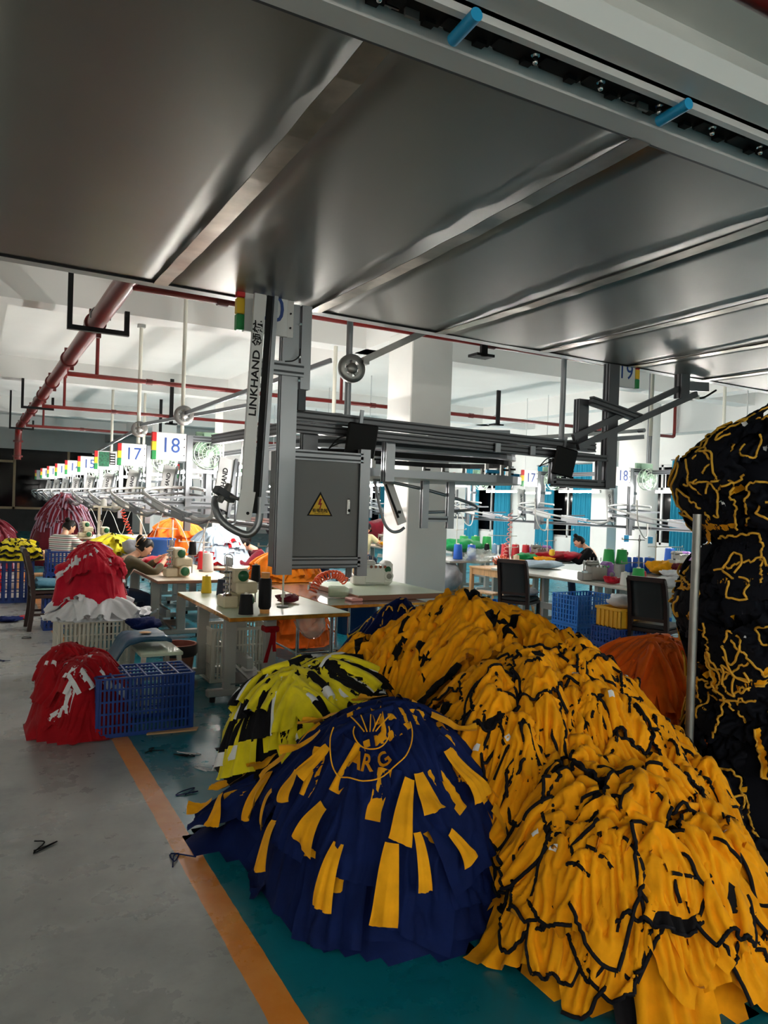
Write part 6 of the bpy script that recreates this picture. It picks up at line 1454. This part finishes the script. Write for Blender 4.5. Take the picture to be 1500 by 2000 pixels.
bundle('panelled_shirt', 1.72, 3.80, .52, .5, .52, .24, 52, .34, .46, ['c_lemon', 'c_black', 'c_white'], stripe_cells, 'lemon, black and white panelled shirt bundled on the striped mound', 'panelled shirts in the striped mound', 'shirt', ca=.6, cb=.9, wl=2.2, core='c_black', swirl=.5, clabel='dark inner mass of the lemon black and white mound', N=22, Mn=28, layers=3)
bundle('black_shirt', 2.0, 4.35, .42, .38, .62, .0, 16, .36, .44, ['c_black', 'c_lemon'], thin_gold, 'black shirt behind the striped mound', 'black shirts behind the striped mound', 'shirt', core='c_black', clabel='black inner mass behind the striped mound')
bundle('orange_shirt', 4.05, 3.5, .66, .58, .78, .0, 48, .34, .56, ['c_orange'], plain, 'orange shirt gathered in the round orange mound beside the rack', 'orange shirts in the round mound', 'shirt', ca=.5, cb=.96, wl=5, core='c_orange', clabel='orange inner mass of the round mound beside the rack', N=26, Mn=22, q=.5, layers=3)


def red_cells(a, b):
    c = np.zeros((a, b), int); k = rng.integers(0, 7)
    if k == 0: c[: a // 4, : b // 2] = 1
    elif k == 1: c[a // 2: a // 2 + 3] = 1
    elif k == 2: c[:, : 2] = 1
    elif k == 3: c[a // 3: a * 2 // 3, b // 3: b * 2 // 3] = 1
    return c


bundle('red_shirt', .72, 5.82, .34, .36, .52, 0, 40, .3, .38, ['c_red', 'c_white'], red_cells, 'red shirt with white panels in the heap beside the front blue crate', 'red shirts beside the front blue crate', 'shirt', iso=.9, fan=None, lump=.08, rand=1.3, ca=.62, cb=.85, wl=2.5, core='c_red', clabel='red inner mass of the heap beside the front blue crate', q=.55)
bundle('white_garment', 1.02, 7.5, .42, .34, .16, .55, 14, .42, .42, ['c_white', 'c_gold', 'c_purple'], lambda a, b: np.where((np.arange(b) > b - 5)[None, :] & (rng.uniform() < .4), 1 + (np.arange(b) > b - 3)[None, :], 0) + np.zeros((a, b), int), 'white garment spilling over the rim of the white lattice crate', 'white garments on the lattice crate', 'shirt', ca=.72, cb=.85, wl=2, core='c_white', clabel='white inner mass of garments on the lattice crate', q=.6)
bundle('crimson_shirt', 1.02, 7.62, .33, .3, .48, .66, 40, .3, .34, ['c_crimson', 'c_white'], red_cells, 'crimson and white shirt stacked above the white lattice crate', 'crimson shirts above the lattice crate', 'shirt', iso=.9, fan=None, lump=.08, rand=1.3, ca=.62, cb=.85, wl=2.5, core='c_crimson', clabel='crimson inner mass of the stack above the lattice crate', q=.5)
# heaps farther back
bundle('orange_shirt', 2.95, 12.35, .5, .5, .5, .78, 26, .4, .55, ['c_orange'], plain, 'orange shirt in the tall far orange heap behind the seated worker in olive', 'orange shirts in the far heap', 'shirt', ca=.6, wl=4, core='c_orange', clabel='orange inner mass of the far heap', N=18, Mn=18)
bundle('pale_blue_shirt', 3.1, 10.5, .42, .48, .46, .78, 24, .4, .5, ['c_sky', 'c_red'], thin_gold, 'pale blue shirt with red print in the heap beside the stooping worker', 'pale blue shirts beside the stooping worker', 'shirt', ca=.6, wl=3, core='c_sky', clabel='pale blue inner mass beside the stooping worker', N=18, Mn=18)
bundle('amber_shirt', 3.28, 8.38, .42, .36, .26, .765, 22, .4, .5, ['c_amber'], plain, 'amber shirt in the low heap behind the near sewing machine', 'amber shirts behind the near machine', 'shirt', ca=.55, wl=4, core='c_amber', clabel='amber inner mass behind the near machine', N=18, Mn=18)
bundle('orange_shirt', 3.45, 8.35, .4, .36, .5, 0, 20, .4, .46, ['c_orange'], plain, 'orange shirt heaped on the floor under the silver tables', 'orange shirts under the silver tables', 'shirt', ca=.6, wl=3, core='c_orange', clabel='orange inner mass under the silver tables', N=16, Mn=16)
bundle('maroon_shirt', .25, 18.4, .8, .8, 1.05, 0, 30, .5, .8, ['c_maroon', 'c_lilac'], red_cells, 'maroon shirt in the low dark heap at the far left end', 'maroon shirts at the far left', 'shirt', ca=.5, wl=5, core='c_maroon', clabel='maroon inner mass of the low heap at the far left', N=20, Mn=18)
bundle('lilac_shirt', 1.95, 19.5, .8, .75, 1.6, 0, 30, .5, .8, ['c_maroon', 'c_lilac'], lambda a, b: np.where((np.arange(a) % 5 < 2)[:, None], 1, 0) + np.zeros((a, b), int), 'maroon and lilac shirt in the tall heap behind the worker in stripes', 'maroon and lilac shirts behind the worker in stripes', 'shirt', ca=.5, wl=5, core='c_maroon', clabel='maroon inner mass of the tall heap behind the worker in stripes', N=22, Mn=18)
bundle('lilac_shirt', .05, 15.2, .42, .42, .5, .55, 20, .4, .5, ['c_lilac', 'c_maroon'], lambda a, b: np.where((np.arange(a) % 5 < 2)[:, None], 1, 0) + np.zeros((a, b), int), 'lilac and maroon shirt in the rounded bundle behind the dark wooden chair', 'lilac bundle behind the dark wooden chair', 'shirt', ca=.5, wl=5, core='c_maroon', clabel='inner mass of the lilac bundle behind the dark wooden chair', N=20, Mn=16)
bundle('red_shirt', .12, 14.4, .36, .34, .6, .0, 20, .36, .46, ['c_red'], plain, 'bright red pleated shirt on the floor behind the dark wooden chair', 'red bundle behind the dark wooden chair', 'shirt', ca=.5, wl=5, core='c_red', clabel='inner mass of the red bundle behind the dark wooden chair', N=20, Mn=16)
bundle('lemon_shirt', .62, 12.9, .38, .4, .22, .66, 12, .4, .42, ['c_lemon', 'c_black'], lambda a, b: np.where((np.arange(b) % 6 < 2)[None, :], 1, 0) + np.zeros((a, b), int), 'lemon and black shirt lying in the crate behind the dark wooden chair', 'lemon shirts behind the dark wooden chair', 'shirt', core='c_lemon', clabel='lemon inner mass in the crate behind the dark wooden chair', N=16, Mn=18)
bundle('lemon_shirt', 1.95, 12.2, .42, .5, .2, .8, 14, .4, .5, ['c_lemon', 'c_navy'], thin_gold, 'lemon shirt hanging over the table edge of the worker in stripes', 'lemon shirts on the table of the worker in stripes', 'shirt', core='c_lemon', clabel='lemon inner mass on the table of the worker in stripes', N=16, Mn=18, wl=3)


# ---------------------------------------------------------------- tall navy stack on the rack
TX, TY, TR, T0 = 3.80, 2.45, .45, R(212.8)
_pz = np.array([0, .3, .7, .9, 1.2, 1.42, 1.56, 1.66, 1.86, 2.02, 2.16, 2.28]); _pr = np.array([.50, .46, .38, .40, .50, .44, .36, .44, .52, .48, .34, .08])


def tower_h(s, z): return np.interp(z, _pz, _pr) - .03 + .035 * np.sin(s * 9 + 5 * np.sin(z * 3)) * np.sin(z * 7 + 2 * s)


def tower_chart(P):
    th = T0 + P[..., 0] / TR; r = np.minimum(P[..., 2], np.interp(P[..., 1], _pz, _pr) + .075)
    return np.stack([TX + r * np.cos(th), TY + r * np.sin(th), np.maximum(P[..., 1], .005)], -1)


FT = Field(-1.0, 1.0, -.1, 2.4, tower_h)
TJ = dict(name='folded_garment', group='dark navy garments stacked on the rack', cells=thin_gold, mats=['c_midnight', 'c_gold'], W=.34, L=.36, N=22, M=22, zmin=-9)


def loops(P):
    N, Mn = P.shape[:2]; out = [P[0], P[:, 0]] if rng.uniform() < .6 else [P[-1], P[:, -1]]
    t = np.linspace(0, 2 * math.pi, 30) + rng.uniform(0, 6); a, b = rng.uniform(.12, .22), rng.uniform(.2, .4); cu, cv = rng.uniform(.35, .65, 2)
    u = np.clip(cu + a * np.cos(t) + .05 * np.sin(3 * t), .02, .97) * (N - 1); v = np.clip(cv + b * np.sin(t), .02, .97) * (Mn - 1)
    i, j = np.minimum(u.astype(int), N - 2), np.minimum(v.astype(int), Mn - 2); f, g = (u - i)[:, None], (v - j)[:, None]; p = (P[i, j] * (1 - f) + P[i + 1, j] * f) * (1 - g) + (P[i, j + 1] * (1 - f) + P[i + 1, j + 1] * f) * g
    c = np.array([TX, TY, 0]); d = p - c; d[:, 2] = 0; p = p + d / np.linalg.norm(d, axis=1, keepdims=True) * .012; p[1:-1] = (p[:-2] + 2 * p[1:-1] + p[2:]) / 4
    return [x + (x - c) * np.array([1, 1, 0]) * .012 for x in out] + [p[: rng.integers(15, 30)]]


for k in range(4):
    G = 34; C = np.stack([rng.uniform(-.85, .85, G), rng.uniform(.02, 2.2, G)], -1)
    C[:, 1] = np.linspace(.05, 2.2, G)[rng.permutation(G)]
    heap(FT, [dict(TJ, C=C, ang=rng.normal(0, .6, G), ca=.6, cb=.62, pipe=('c_pipe_y', .0062) if k > 1 else None, paths=loops, tagp=.06 * k, label=('dark navy garment deep in the tall stack on the rack', 'dark navy garment folded in the tall stack, yellow binding half hidden', 'dark navy garment with loops of yellow binding on the face of the tall stack', 'outermost dark navy garment with yellow binding on the tall stack')[k], k=dict(wl=2.2, amp=.18, iso=1))], chart=tower_chart)
o = FT.solid('core', 'c_midnight', floor=-9, drop=.03, chart=tower_chart).build('garment_heap_core', 'c_midnight'); tag(o, 'dark inner mass of the tall navy stack on the rack', 'garment heap'); o['kind'] = 'stuff'
rk = thing('garment_rack', 'steel tube rack holding the tall navy stack at the edge of the picture', 'rack')
for x, y in ((3.17, 2.52), (3.62, 2.10), (4.25, 2.3), (4.0, 2.85)): MB().cyl((x, y, 0), (x, y, 1.7), .021, n=14).build('post', 'steel_dull', rk)
for z in (.12, .72, 1.6):
    b = MB()
    for p, q in (((3.62, 2.1), (4.25, 2.3)), ((4.25, 2.3), (4.0, 2.85))): b.cyl((*p, z), (*q, z), .015, n=8)
    b.build('shelf_rail', 'steel_dull', rk)
